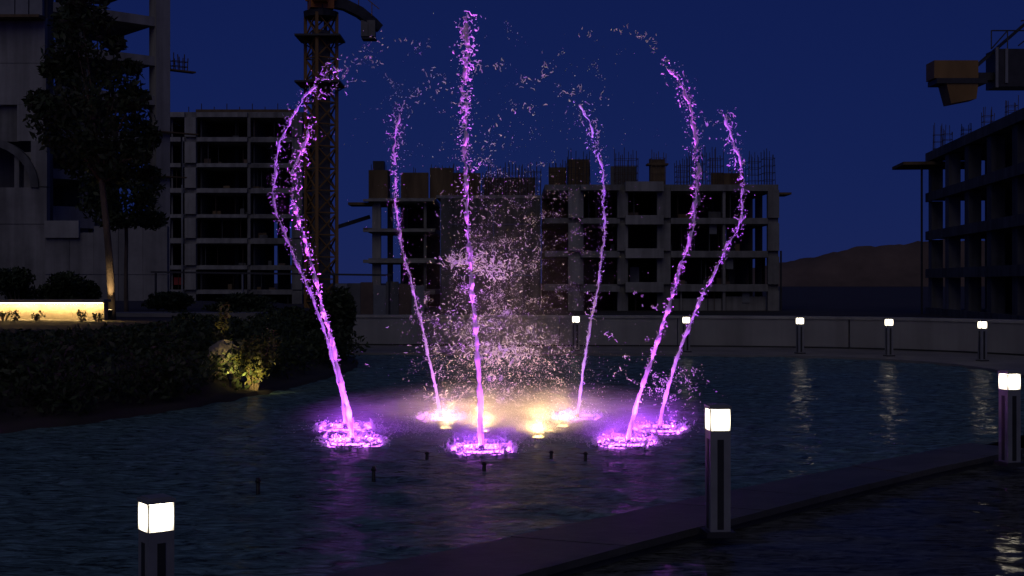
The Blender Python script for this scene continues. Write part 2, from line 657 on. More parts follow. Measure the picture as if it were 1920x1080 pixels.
# --- middle block, right wing (nearest)
D = 116.0
root = empty('unfinished_block', ((1240 - 960) * D / F, D, -0.8))
tag(root, 'four storey bare concrete frame with rebar on its roof behind the pool wall', 'building')
P = Pix(root, D)
for i, (y0, y1) in enumerate(((345, 356), (408, 418), (470, 481), (533, 545))):
    P.box('floor_slab', 'concrete', 1022, 1462, y0, y1, 0.6, 15)
    P.box('edge_beam', 'concrete_light', 1172, 1243, y0 - 4, y1 + 3, -0.55, 0.597)
    P.box('edge_beam', 'concrete', 1259, 1441, y0 + 1, y1 + 1.5, 0.3, 0.597)
    P.box('balcony_slab', 'concrete', 1088, 1160, y0 + 3, y1 + 2, -1.0, 0.597)
levels = [(356, 408), (418, 470), (481, 533), (545, 600)]
for (a, b) in levels:
    for (c0, c1, m_, yy) in ((1066, 1094, 'concrete_light', 0.1), (1158, 1178, 'concrete', 0.2), (1233, 1258, 'concrete', 0.25), (1357, 1362, 'concrete', 0.5), (1441, 1462, 'concrete', 0.2)):
        P.box('column', m_, c0, c1, a, b, yy, yy + 0.7)
        P.box('column', 'concrete_old', c0 + 4, c1 - 4, a, b, 7, 7.5)
# back and partition walls, with some gaps to the sky
for i, (a, b) in enumerate(levels):
    gaps = {0: [], 1: [(1262, 1275), (1399, 1411)], 2: [], 3: []}[i]
    xs_ = [1022] + [q for g_ in gaps for q in g_] + [1462]
    for k in range(0, len(xs_), 2):
        P.box('back_wall', 'blockwork', xs_[k], xs_[k + 1], a, b, 13.0, 13.25)
    P.box('partition_wall', 'concrete_old', 1176, 1180, a, b, 1.5, 12.9)
    P.box('partition_wall', 'concrete_old', 1246, 1250, a, b, 2.0, 12.9 if not gaps else 5.5)
    if i in (1, 2):
        P.box('block_infill', 'concrete_old', 1372 + 4 * i, 1392, a + 2, b, 4.0, 4.2)
    P.box('partition_wall', 'concrete_old', 1096, 1099, a, b, 3.0, 12.9)
P.box('block_infill', 'blockwork', 1100, 1157, 492, 533, 3.0, 3.2)
P.box('block_infill', 'grey_sheet', 1185, 1203, 500, 533, 2.2, 2.4)
P.box('block_infill', 'concrete', 1262, 1356, 560, 600, 1.0, 1.2)
P.box('block_infill', 'concrete', 1364, 1440, 556, 600, 1.0, 1.2)
P.box('plank', 'formwork', 1455, 1486, 360, 364, 0.4, 3.5)
P.box('drain_pipe', 'dark_steel', 1464, 1467, 470, 600, 0.2, 0.35)
P.box('prop', 'concrete_light', 1278, 1280, 545, 600, 0.7, 0.8)
# roof formwork and rebar
for (a, b, t_, mt, cnt) in ((1066, 1108, 276, 'dark_steel', 7), (1032, 1062, 296, 'rust', 6), (1156, 1198, 270, 'rust', 6), (1224, 1250, 268, 'formwork', 4), (1272, 1296, 290, 'rust', 5),
                            (1300, 1326, 262, 'rust', 5), (1334, 1360, 270, 'rust', 6), (1376, 1396, 300, 'rust', 4), (1408, 1432, 278, 'dark_steel', 5), (1438, 1458, 268, 'dark_steel', 5)):
    rebar_cage(root, P.x(a), P.x(b), 1.0, 2.6, P.z(345), P.z(t_), cnt, mt, 0.035)
P.box('formwork_panel', 'formwork', 1066, 1106, 296, 345, 1.3, 2.2)
P.box('formwork_panel', 'formwork', 1222, 1250, 296, 345, 1.2, 2.3)
P.box('formwork_panel', 'formwork', 1338, 1400, 322, 345, 1.4, 1.6)
P.box('formwork_panel', 'concrete_old', 1150, 1200, 306, 345, 3.0, 3.3)
P.box('formwork_panel', 'formwork', 1030, 1064, 310, 345, 2.0, 2.3)
P.box('formwork_plank', 'formwork', 1216, 1256, 304, 307, 1.0, 2.5)
# props, rubble and boards left on the open floors
g = random.Random(31)
for i, (a, b) in enumerate(levels):
    for k in range(7):
        c0 = g.choice((1100, 1182, 1184, 1262, 1300, 1330, 1364, 1400)) + g.uniform(0, 40)
        P.box('prop', g.choice(('dark_steel', 'rust', 'concrete_old')), c0, c0 + 1.2, a, b, g.uniform(0.8, 2.5), 2.6)
    for k in range(5):
        c0 = g.uniform(1100, 1420)
        w0 = g.uniform(6, 26)
        P.box('stacked_boards', g.choice(('formwork', 'blockwork', 'concrete_old')), c0, c0 + w0, b - g.uniform(4, 16), b, 1.2 + 0.3 * k, 1.4 + 0.3 * k)
    P.box('hanging_sheet', 'grey_sheet', 1302 + 31 * i, 1316 + 31 * i, a, a + g.uniform(14, 36), 0.9, 0.93)
# core shear wall
D = 119.0
root = empty('concrete_core', ((925 - 960) * D / F, D, -0.8))
tag(root, 'tall windowless concrete core wall behind the fountain spray', 'building')
P = Pix(root, D)
for k, (a, b) in enumerate(((372, 420), (420.6, 468), (468.6, 516), (516.6, 600))):
    P.box('wall_lift', 'concrete_core', 826, 925, a, b, 0, 0.4 + 0.0 * k)
    P.box('wall_lift', 'concrete_core', 925.6, 1014, a, b, 0.06, 0.46)
P.box('side_wall', 'concrete_core', 826, 830, 372, 600, 0.47, 12)
P.box('side_wall', 'concrete_old', 1010, 1014, 372, 600, 0.47, 12)
P.box('roof_slab', 'concrete', 818, 1014, 366, 371.5, 0, 12)
for (a, b, t_, cnt) in ((850, 880, 300, 6), (884, 910, 316, 5), (915, 944, 306, 6), (948, 985, 300, 7), (990, 1014, 296, 5)):
    rebar_cage(root, P.x(a), P.x(b), 1.0, 2.4, P.z(366), P.z(t_), cnt, 'rust', 0.035)
P.box('formwork_panel', 'formwork', 838, 900, 322, 366, 1.5, 1.8)
P.box('formwork_panel', 'concrete_old', 905, 1005, 328, 366, 2.8, 3.0)

# --- middle block, left wing
D = 127.0
root = empty('unfinished_wing', ((760 - 960) * D / F, D, -0.8))
tag(root, 'bare concrete wing with see-through floors and wooden formwork on top, right of the crane', 'building')
P = Pix(root, D)
for (y0, y1) in ((371, 379), (428, 436), (484, 494), (543, 552)):
    P.box('floor_slab', 'concrete', 690, 816, y0, y1, 0.3, 9)
    P.box('edge_beam', 'concrete_light', 682, 816, y0 + 3, y1 - 1, -0.6, 0.297)
lv = [(379, 428), (436, 484), (494, 543), (552, 600)]
for (a, b) in lv:
    P.box('column', 'concrete_light', 697, 713, a, b, 0.35, 1.0)
    P.box('column', 'concrete', 719, 729, a, b, 4.0, 4.6)
    P.box('column', 'concrete', 794, 799, a, b, 0.4, 0.8)
    P.box('column', 'concrete_old', 750, 756, a, b, 5.0, 5.5)
    P.box('back_wall', 'blockwork', 750, 816, a, b, 8.6, 8.9)
    P.box('partition_wall', 'concrete_old', 746, 750, a, b, 3.0, 8.5)
P.box('back_wall', 'blockwork', 690, 750, 552, 600, 8.6, 8.9)
P.box('block_infill', 'concrete', 700, 800, 560, 600, 1.2, 1.4)
P.box('plank', 'formwork', 652, 700, 379, 384, 0.2, 3.2)
P.box('plank', 'formwork', 680, 700, 427, 430, 0.4, 3.2)
P.box('formwork_panel', 'formwork', 690, 726, 318, 371, 0.5, 3.0)
P.box('formwork_cap', 'dark_steel', 697, 718, 300, 317.5, 1.0, 2.4)
P.box('formwork_panel', 'formwork', 750, 802, 322, 371, 1.0, 1.3)
P.box('formwork_panel', 'formwork', 804, 848, 312, 371, 1.6, 1.9)
for (a, b, t_, cnt) in ((690, 728, 296, 6), (806, 846, 296, 7), (766, 790, 308, 4)):
    rebar_cage(root, P.x(a), P.x(b), 2.0, 3.2, P.z(371), P.z(t_), cnt, 'rust', 0.035)
mb = MB()
mb.bar((P.x(630), 1.5, P.z(424)), (P.x(688), 2.5, P.z(404)), 0.28)
mb.build('chute', 'dark_steel', root)

# --- left slab block behind the crane
D = 155.0
root = empty('unfinished_apartment_block', ((460 - 960) * D / F, D, -0.8))
tag(root, 'seven storey unfinished concrete frame with dark open floors, left of the crane', 'building')
P = Pix(root, D)
sl = [(209, 220), (256, 266), (305, 314), (352, 362), (401, 409), (446, 457), (497, 506), (543, 552)]
for (a, b) in sl:
    P.box('floor_slab', 'concrete', 305, 572, a, b, 0.5, 9)
    P.box('edge_beam', 'concrete_light', 368, 463, a + 1.5, b - 1, 0.1, 0.497)
    P.box('edge_beam', 'concrete', 469, 566, a + 2, b, 0.2, 0.497)
    P.box('edge_beam', 'concrete_light', 305, 345, a + 1, b - 1, 0.15, 0.497)
g = random.Random(5)
for i in range(len(sl)):
    a = sl[i][1]
    b = sl[i + 1][0] if i + 1 < len(sl) else 600
    P.box('column', 'concrete_light', 346, 367, a, b, 0.0, 0.8)
    P.box('column', 'concrete', 463, 468.5, a, b, 0.3, 0.7)
    P.box('column', 'concrete', 547, 566, a, b, 0.1, 0.9)
    P.box('column', 'concrete', 316, 318.5, a, b, 1.3, 1.6)
    P.box('column', 'concrete_old', 420, 428, a, b, 6, 6.6)
    P.box('partition_wall', 'concrete_old', 370, 373, a, b, 1.5, 8.4)
    P.box('partition_wall', 'concrete_old', 470, 473, a, b, 1.5, 8.4)
    if i in (4, 5, 6):
        xs_ = [305, 489, 496, 516 + i, 538, 572]
    elif i == 3:
        xs_ = [305, 520, 538, 572]
    else:
        xs_ = [305, 572]
    for k in range(0, len(xs_), 2):
        P.box('back_wall', 'blockwork', xs_[k], xs_[k + 1], a, b, 8.5, 8.8)
g = random.Random(37)
for i in range(len(sl)):
    a = sl[i][1]
    b = sl[i + 1][0] if i + 1 < len(sl) else 600
    for k in range(6):
        c0 = g.uniform(322, 545)
        P.box('prop', g.choice(('rust', 'concrete_old', 'dark_steel')), c0, c0 + 1.0, a, b, 0.9 + 0.2 * k, 1.05 + 0.2 * k)
    for k in range(3):
        c0 = g.uniform(372, 530)
        P.box('stacked_boards', g.choice(('formwork', 'blockwork', 'concrete_old')), c0, c0 + g.uniform(5, 20), b - g.uniform(3, 12), b, 1.0 + 0.4 * k, 1.3 + 0.4 * k)
P.box('parapet', 'formwork', 365, 556, 204, 208.8, 0.5, 0.8)
P.box('drain_pipe', 'grey_sheet', 341, 344, 262, 600, -0.3, -0.1)
P.box('block_infill', 'red_panel', 322, 340, 520, 534, 1.0, 1.2)
P.box('side_wall', 'concrete_old', 305, 307, 221, 600, 1.0, 9)
mb = MB()
for k in range(9):
    x = P.x(350 + k * 24)
    mb.bar((x, 1.0, P.z(209)), (x, 1.0, P.z(198 - 6 * (k % 2))), 0.05)
mb.build('rebar_cage', 'rust', root)

# --- left tower, its face turned away to the right
D0, X0 = 95.0, (85 - 960) * 95.0 / F
root = empty('unfinished_tower', (X0, D0, -0.8), math.atan2(0.9, 1.0))
tag(root, 'tall bare concrete tower frame behind the dark tree', 'building')
Lw = 9.85
zf = [3.1 * k + 1.05 for k in range(0, 10)]
for k, z in enumerate(zf):
    box('floor_slab', 'concrete', root, 0.02, Lw - 1.2, 0.0, 9.0, z, z + 0.55 if k % 2 else z + 0.62)
    box('edge_beam', 'concrete_light', root, 0.02, Lw - 1.2, -0.25, -0.003, z - 0.05, z + 0.68)
for k in range(len(zf) - 1):
    z0, z1 = zf[k] + 0.62, zf[k + 1]
    box('column', 'concrete_light', root, Lw - 1.2, Lw, -0.4, 0.8, zf[k] - 0.5, zf[k + 1] - 0.503)
    box('column', 'concrete', root, 5.2, 5.9, 7.2, 7.9, z0, z1)
    box('column', 'concrete', root, 2.9, 3.4, 0.2, 0.7, z0, z1)
    if k < 5:
        box('back_wall', 'concrete_old', root, 0.02, 4.6, 8.7, 8.95, z0, z1)
        box('back_wall', 'blockwork', root, 4.6, Lw, 8.71, 8.96, z0, z1)
    else:
        box('back_wall', 'concrete_old', root, 0.02, 4.2, 8.7, 8.95, z0, z1)
    box('partition_wall', 'concrete_old', root, 4.3, 4.5, 2.0, 8.6, z0, z1)
box('balcony_parapet', 'concrete_light', root, 0.03, 3.6, -0.45, -0.253, zf[2] - 0.6, zf[2] + 1.0)
box('balcony_parapet', 'concrete_light', root, 0.03, 3.6, -0.45, -0.253, zf[1] - 0.6, zf[1] + 1.0)
box('infill_panel', 'concrete', root, 3.7, Lw - 1.25, 0.1, 0.3, 0, zf[1])
box('infill_panel', 'concrete', root, 3.7, Lw - 1.25, 0.1, 0.3, zf[1] + 0.63, zf[2] - 0.01)
box('scaffold_plank', 'formwork', root, Lw + 0.0, Lw + 2.3, -0.3, 0.3, zf[6] - 0.25, zf[6] - 0.13)
box('scaffold_plank', 'formwork', root, Lw - 1.6, Lw + 2.2, -0.9, -0.45, zf[4] + 0.9, zf[4] + 1.0)
box('scaffold_post', 'dark_steel', root, Lw + 0.9, Lw + 1.0, -0.5, -0.4, zf[3], zf[4] + 1.0)
box('scaffold_plank', 'formwork', root, Lw - 1.6, Lw + 1.2, -0.9, -0.45, zf[3] + 0.5, zf[3] + 0.6)
rebar_cage(root, Lw + 0.4, Lw + 1.6, -0.2, 0.3, zf[6] - 0.1, zf[6] + 1.3, 4, 'rust', 0.05, 2)

# --- concrete side block at the far left edge
D = 88.0
root = empty('concrete_stair_block', ((20 - 960) * D / F, D, -0.8))
tag(root, 'tall grey concrete stair block at the left edge with an arched opening', 'building')
P = Pix(root, D)
P.box('wall_lift', 'concrete_light', -190, 84, 33, 118, 0.0, 0.5)
P.box('wall_lift', 'concrete_light', -190, 86, 118.5, 196, 0.03, 0.5)
P.box('wall_lift', 'concrete_light', 32, 84, 196.5, 264, 0.0, 0.5)
P.box('wall_lift', 'concrete', -190, 31.5, 196.5, 264, 0.5, 0.9)
P.box('wall_lift', 'concrete', 60, 90, 264.5, 350, -0.2, 0.4)
P.box('wall_lift', 'concrete', -190, 90, 352, 420, -0.25, 0.4)
P.box('wall_lift', 'concrete', -190, 88, 420.5, 600, -0.2, 0.4)
P.box('back_wall', 'concrete_old', -190, 60, 250, 352, 3.0, 3.4)
P.box('formwork_panel', 'grey_sheet', -190, -25, -60, 30, -0.3, 0.1)
P.box('formwork_panel', 'grey_sheet', -23, 30, -60, 30, -0.3, 0.1)
P.box('formwork_panel', 'grey_sheet', 32, 56, -60, 30, -0.3, 0.1)
P.box('formwork_panel', 'grey_sheet', 58, 82, -60, 30, -0.28, 0.12)
P.box('scaffold_plank', 'formwork', -190, 86, 34, 39, -1.3, -0.05)
P.box('side_wall', 'concrete_old', 78, 84, -60, 600, 0.52, 1.6)
P.box('pillar', 'concrete', 28, 37, 285, 352, -0.1, 0.5)
P.box('pillar', 'concrete', 44, 58, 285, 352, 0.1, 0.6)
# arch ring over the opening
mb = MB()
c = Vector((P.x(-25), 0, P.z(352)))
R0, R1 = 3.15, 3.7
n = 18
v = []
for i in range(n + 1):
    a = math.pi * i / n
    for r in (R0, R1):
        for y in (-0.4, 0.2):
            v.append((c.x + r * math.cos(a), y, c.z + r * math.sin(a) * 0.92))
f = []
for i in range(n):
    o_ = 4 * i
    f += [(o_, o_ + 4, o_ + 6, o_ + 2), (o_ + 1, o_ + 3, o_ + 7, o_ + 5), (o_ + 2, o_ + 6, o_ + 7, o_ + 3), (o_, o_ + 1, o_ + 5, o_ + 4)]
mb.add(v, f)
mb.build('arch', 'concrete_old', root)
# podium below the tower
D = 74.0
root = empty('podium_wall', ((200 - 960) * D / F, D, 0.9))
tag(root, 'low concrete podium wall behind the tree trunk', 'wall')
P = Pix(root, D)
for k in range(5):
    x0 = 84 + 46 * k
    P.box('wall_panel', 'concrete', x0, x0 + 45.4, 424 if k > 1 else 436, 514, 0.02 * (k % 2), 0.4)
    P.box('wall_panel', 'concrete', x0, x0 + 45.4, 514.8, 592, 0.05 + 0.02 * (k % 2), 0.4)
P.box('wall_panel', 'concrete_light', 86, 150, 414, 446, -0.25, -0.01)

# --- right block, its long side running away from the camera
ang = math.atan2(1.0, 0.108)
root = empty('unfinished_corner_block', (23 + 0.108 * 74, 74, -0.8), ang)
tag(root, 'dark unfinished concrete block at the right edge with deep open floors', 'building')
# local x runs along the facade away from the camera, local -y points to the right side
LR = 32.0
zr = [-0.1, 3.05, 6.15, 9.3, 12.6]
for k, z in enumerate(zr):
    box('floor_slab', 'concrete', root, 0, LR, -14, 0, z, z + 0.5)
    box('edge_beam', 'concrete_old', root, 0, LR, 0.003, 0.25, z - 0.1, z + 0.62)
    if k < len(zr) - 1:
        for x in (0.0, 6.2, 12.4, 18.6, 24.8, LR - 1.2):
            box('column', 'concrete' if x > 20 else 'concrete_old', root, x, x + 1.2, -0.9, -0.003, z + 0.5, zr[k + 1] - 0.1)
            box('column', 'concrete_old', root, x, x + 0.8, -9.5, -8.9, z + 0.5, zr[k + 1])
        box('back_wall', 'blockwork', root, 0, LR, -14, -13.7, z + 0.5, zr[k + 1])
        box('partition_wall', 'concrete_old', root, 9.0, 9.3, -13.6, -3, z + 0.5, zr[k + 1])
        box('partition_wall', 'concrete_old', root, 21.0, 21.3, -13.6, -2, z + 0.5, zr[k + 1])
        box('end_wall', 'concrete', root, LR - 0.3, LR - 0.02, -13.6, -4.5, z + 0.5, zr[k + 1])
box('formwork_deck', 'formwork', root, LR - 3, LR + 1.8, -3.5, 2.6, zr[4] - 0.55, zr[4] - 0.3)
box('formwork_panel', 'formwork', root, LR - 6, LR, -2.0, -1.7, zr[4] + 0.5, zr[4] + 1.2)
box('scaffold_post', 'dark_steel', root, LR - 2.2, LR - 2.05, 0.9, 1.05, 0, zr[4] - 0.56)
for x, h in ((3, 2.2), (9, 1.6), (15, 1.8), (21, 1.4), (27, 2.0), (30.5, 2.6)):
    rebar_cage(root, x, x + 0.8, -0.8, -0.2, zr[4] + 0.5, zr[4] + 0.5 + h, 3, 'rust', 0.03, 3)


# ------------------------------------------------------------------ cranes
def lattice(parent, w, z0, z1, mat, name, rz, leg=0.13, br=0.06, bays=3):
    m_ = MB()
    h = w / 2
    cs = [(-h, -h), (h, -h), (h, h), (-h, h)]
    for (x, y) in cs:
        m_.bar((x, y, z0), (x, y, z1), leg)
    for b in range(bays):
        a0 = z0 + (z1 - z0) * b / bays
        a1 = z0 + (z1 - z0) * (b + 1) / bays
        for k in range(4):
            p0, p1 = cs[k], cs[(k + 1) % 4]
            m_.bar((*p0, a0 + 0.02), (*p1, a0 + 0.02), br)
            m_.bar((*p0, a0), (*p1, a1), br)
            m_.bar((*p1, a0), (*p0, a1), br)
    o_ = m_.build(name, mat, parent)
    o_.rotation_euler = (0, 0, rz)
    return o_


D = 80.0
root = empty('tower_crane', ((602 - 960) * D / F, D, -0.8))
tag(root, 'yellow lattice tower crane with hanging counterweight rising behind the left jets', 'crane')
P = Pix(root, D)
RZ = math.radians(38)
ztop = P.z(28)
nsec = 7
for k in range(nsec):
    lattice(root, 1.42, ztop * k / nsec, ztop * (k + 1) / nsec, 'crane_yellow', 'mast_section', RZ, 0.13, 0.055, 2)
box('inner_mast', 'crane_grey', root, -0.42, 0.42, -0.42, 0.42, 0, ztop - 1.0, RZ)
for py in (72, 158):
    z = P.z(py)
    box('platform', 'dark_steel', root, -1.45, 1.35, -1.3, 1.3, z - 0.06, z + 0.06)
    mb = MB()
    for (x, y) in ((-1.4, -1.25), (1.3, -1.25), (1.3, 1.25), (-1.4, 1.25)):
        mb.bar((x, y, z), (x * 0.55, y * 0.55, z - 0.45), 0.05)
    mb.build('bracket', 'dark_steel', root)
mb = MB()
mb.tube([(0, 0, ztop - 0.2), (0, 0, ztop + 0.15), (0, 0, ztop + 0.2), (0, 0, ztop + 0.55)], [1.05, 1.1, 0.75, 0.75], 16)
mb.build('slewing_ring', 'dark_steel', root)
box('turntable', 'crane_orange', root, -0.75, 0.7, -0.75, 0.75, ztop + 0.3, ztop + 1.0, 0.3)
box('cab', 'crane_orange', root, -0.35, 0.55, -1.55, -0.7, ztop + 0.6, ztop + 2.3)
lattice(root, 1.3, ztop + 0.9, ztop + 5.0, 'crane_orange', 'tower_head', RZ, 0.12, 0.06, 3)
mb = MB()
jib = [(0.4, 0.3, ztop + 0.85), (1.4, 0.6, ztop + 0.75), (2.3, 0.9, ztop + 0.35), (3.1, 1.2, ztop - 0.25), (3.55, 1.35, ztop - 0.6)]
mb.tube(jib, [0.42, 0.45, 0.45, 0.42, 0.34], 4)
mb.build('counter_jib', 'dark_steel', root)
mb = MB()
for i in range(len(jib) - 1):
    a, b = Vector(jib[i]), Vector(jib[i + 1])
    mb.bar(a + Vector((0, -0.5, 0.35)), a + Vector((0, -0.5, 1.2)), 0.03)
    mb.bar(a + Vector((0, -0.5, 1.15)), b + Vector((0, -0.5, 1.15)), 0.03)
mb.build('handrail', 'crane_yellow', root)
for k in range(2):
    zt = P.z(33)
    zb = P.z(67)
    x0 = P.x(673) + 0.46 * k
    box('counterweight', 'crane_grey', root, x0, x0 + 0.44, 0.75, 1.9, zb + 0.12, zt, 0.06)
box('counterweight_frame', 'dark_steel', root, P.x(675), P.x(701), 0.85, 1.8, zb - 0.02, zb + 0.115)

# second crane, over the right block
D = 92.0
root = empty('rear_tower_crane', ((1975 - 960) * D / F, D, -0.8))
tag(root, 'tower crane with yellow counterweight box above the right block', 'crane')
P = Pix(root, D)
for k in range(6):
    lattice(root, 1.6, P.z(170) * k / 6, P.z(170) * (k + 1) / 6, 'crane_yellow', 'mast_section', 0.5, 0.12, 0.06, 2)
lattice(root, 1.3, P.z(150), P.z(150) + 7.5, 'crane_yellow', 'tower_head', 0.5, 0.12, 0.06, 4)
P.box('counter_jib', 'dark_steel', 1758, 1985, 138, 152, -0.5, 0.6)
P.box('machine_deck', 'crane_yellow', 1744, 1826, 117, 150, -0.9, 0.9)
P.box('deck_edge', 'dark_steel', 1748, 1842, 150.3, 160, -1.0, 1.0)
mb = MB()
xa, xb = P.x(1767), P.x(1826)
za, zb = P.z(160), P.z(197)
mb.add([(xa, -0.9, za), (xb, -0.9, za), (xb, 0.9, za), (xa, 0.9, za), (xa + 0.35, -0.8, zb), (xb - 0.1, -0.8, zb + 0.35), (xb - 0.1, 0.8, zb + 0.35), (xa + 0.35, 0.8, zb)],
       [(0, 1, 2, 3), (7, 6, 5, 4), (0, 4, 5, 1), (1, 5, 6, 2), (2, 6, 7, 3), (3, 7, 4, 0)])
mb.build('counterweight', 'crane_yellow', root)
P.box('machine_house', 'dark_steel', 1858, 1960, 96, 166, -1.0, 1.0)
P.box('house_frame', 'grey_sheet', 1856, 1861, 94, 168, -1.12, -1.0)
P.box('house_frame', 'grey_sheet', 1874, 1879, 96, 160, -1.12, -1.0)
mb = MB()
mb.bar((P.x(1812), -0.6, P.z(140)), (P.x(1985), -0.2, P.z(-10)), 0.09)
mb.bar((P.x(1812), 0.6, P.z(140)), (P.x(1985), 0.2, P.z(-10)), 0.09)
mb.build('pendant_bar', 'dark_steel', root)
mb = MB()
for a, b in (((1850, 62), (1930, 62)), ((1850, 62), (1850, 96)), ((1880, 62), (1880, 96)), ((1850, 96), (1880, 62)), ((1905, 44), (1990, 30)), ((1900, 90), (1935, 62))):
    mb.bar((P.x(a[0]), -0.9, P.z(a[1])), (P.x(b[0]), -0.9, P.z(b[1])), 0.06)
mb.build('handrail', 'dark_steel', root)

# steel pipe frame on the site, left of the pool wall
D = 58.0
root = empty('pipe_frame', ((500 - 960) * D / F, D, 0.0))
tag(root, 'long thin dark steel pipe frame standing before the left slab block', 'frame')
P = Pix(root, D)
mb = MB()
mb.bar((P.x(283), 0, P.z(510)), (P.x(735), 0, P.z(516)), 0.06)
mb.build('rail', 'dark_steel', root)
for px_ in (292, 455, 626, 730):
    mb = MB()
    mb.bar((P.x(px_), 0, P.z(512)), (P.x(px_), 0, 0), 0.05)
    mb.build('post', 'dark_steel' if px_ != 455 else 'grey_sheet', root)
root = empty('site_hoarding', ((680 - 960) * 60 / F, 60, -0.8))
tag(root, 'low dark hoarding of steel sheets behind the left end of the parapet wall', 'fence')
P = Pix(root, 60.0)
g = random.Random(9)
for k in range(7):
    a = 628 + 24 * k
    P.box('sheet', ('grey_sheet', 'concrete_old', 'blockwork')[k % 3], a, a + 23.3, 528 + g.uniform(0, 8), 608, 0.04 * (k % 2), 0.08 + 0.04 * (k % 2))


# ------------------------------------------------------------------ plants
def leaves(mb_, centers, radii, n, size, seed, flat=0.9):
    g = np.random.default_rng(seed)
    for (c_, r_) in zip(centers, radii):
        k = n
        d = g.normal(size=(k, 3))
        d /= np.linalg.norm(d, axis=1)[:, None]
        rad = g.random(k) ** 0.45
        p_ = np.asarray(c_) + d * rad[:, None] * np.asarray(r_)
        u = g.normal(size=(k, 3))
        u /= np.linalg.norm(u, axis=1)[:, None]
        w = np.cross(u, g.normal(size=(k, 3)))
        w /= np.linalg.norm(w, axis=1)[:, None]
        s = size * (0.6 + 0.8 * g.random(k))[:, None]
        a = p_ - u * s
        b = p_ + w * s * 0.42
        c2 = p_ + u * s
        e = p_ - w * s * 0.42
        v_ = np.stack([a, b, c2, e], 1).reshape(-1, 3)
        mb_.v.append(v_)
        o_ = mb_.n
        mb_.f.extend([(o_ + 4 * i, o_ + 4 * i + 1, o_ + 4 * i + 2, o_ + 4 * i + 3) for i in range(k)])
        mb_.n += 4 * k


def tree(name, label, base_, top_px, clumps, D, seed, trunk_px, rbase, rtop, leafn, leafs):
    root_ = empty(name, base_)
    tag(root_, label, 'tree')
    off = Vector(base_)
    m_ = MB()
    pts = [W(a, b, D) - off for a, b in trunk_px]
    pts[0].z = -0.1
    pts = [Vector(q) for q in resample([tuple(q) for q in pts], 0.25)]
    n_ = len(pts)
    m_.tube(pts, [rbase + (rtop - rbase) * (i / (n_ - 1)) ** 0.7 for i in range(n_)], 9)
    m_.build('trunk', 'bark', root_, True)
    g_ = random.Random(seed)
    m2 = MB()
    cs, rs = [], []
    for (a, b, rx, rz_) in clumps:
        q = W(a, b, D) - off
        q.y += g_.uniform(-0.9, 0.9)
        cs.append(tuple(q))
        rs.append((rx * D / F, rx * D / F, rz_ * D / F))
        mid = (pts[-1] + q) * 0.5 + Vector((0, 0, 0.15))
        m2.tube([pts[-1] - Vector((0, 0, 0.15)), mid, q], [rtop * 0.55, rtop * 0.35, 0.01], 5)
    m2.build('limb', 'bark', root_, True)
    m3 = MB()
    leaves(m3, cs, rs, leafn, leafs, seed)
    m3.build('crown', 'leaf', root_)
    return root_


b_ = W(210, 585, 31.0)
b_.z = 0.9
clumps = [(150, 60, 46, 40), (120, 110, 44, 42), (170, 110, 60, 55), (215, 150, 52, 42), (130, 170, 52, 55), (190, 205, 70, 60), (110, 230, 36, 48), (238, 225, 44, 40), (150, 265, 60, 48),
          (215, 280, 60, 46), (115, 290, 28, 40), (255, 285, 34, 40), (180, 320, 48, 30), (140, 20, 30, 36), (175, 35, 36, 40), (90, 195, 26, 22), (245, 180, 30, 22), (268, 250, 20, 26),
          (92, 130, 18, 14), (232, 120, 24, 14), (75, 205, 14, 10), (262, 205, 20, 12), (205, 75, 22, 16), (118, 40, 16, 22), (158, 2, 16, 22), (285, 300, 16, 14), (92, 262, 16, 14), (225, 320, 40, 20), (272, 325, 22, 16)]
tree('street_tree', 'tall dark leafy tree with a warm uplit trunk on the left terrace', b_, None, clumps, 31.0, 3,
     [(210, 588), (207, 520), (201, 440), (195, 380), (190, 332)], 0.105, 0.075, 300, 0.10)
b_ = W(237, 585, 38.0)
b_.z = 0.9
clumps = [(225, 350, 44, 36), (262, 340, 36, 36), (200, 385, 40, 34), (245, 395, 52, 34), (282, 375, 24, 28), (185, 350, 30, 26), (270, 410, 30, 20), (228, 415, 36, 18)]
tree('young_tree', 'shorter dark rounded tree just behind the uplit trunk', b_, None, clumps, 38.0, 8,
     [(237, 588), (236, 520), (237, 450), (236, 420)], 0.07, 0.05, 320, 0.10)

# hedge of dark shrubs over the bank
mb = MB()
g = random.Random(21)
cs, rs = [], []
for (x, y) in base[:-3]:
    if y < 10:
        continue
    for k in range(3):
        dx = (-0.7, -1.7, -3.2)[k] + g.uniform(-.35, .35)
        zb = (0.3, 0.58, 0.85)[k]
        if y > 30 and k == 0:
            continue
        hgt = g.uniform(0.26, 0.48) * (1.0 if k < 2 else 0.3)
        cs.append((x + dx, y + g.uniform(-.2, .2), zb + hgt * 0.35))
        rs.append((g.uniform(.4, .65), g.uniform(.4, .6), hgt))
leaves(mb, cs, rs, 330, 0.055, 5)
tag(mb.build('hedge', 'leaf'), 'dense dark low planting covering the left bank of the pool', 'planting', kind='stuff')


def shrub(name, label, base_, size, seed, mat, n=260, leaf=0.05, clumps=6, cat='shrub', stems=5, group=None):
    r_ = empty(name, base_)
    tag(r_, label, cat, group)
    g_ = random.Random(seed)
    cs_, rs_ = [], []
    ms = MB()
    for k in range(clumps):
        q = (g_.uniform(-.6, .6) * size[0], g_.uniform(-.5, .5) * size[1], size[2] * (0.35 + 0.55 * g_.random()))
        cs_.append(q)
        rs_.append((size[0] * 0.45, size[1] * 0.45, size[2] * 0.3))
        ms.tube([(q[0] * 0.15, q[1] * 0.15, -0.05), (q[0] * 0.6, q[1] * 0.6, q[2] * 0.6), q], [0.018, 0.013, 0.006], 5)
    ms.build('stem', 'bark', r_)
    ml = MB()
    leaves(ml, cs_, rs_, n, leaf, seed)
    ml.build('foliage', mat, r_)
    return r_


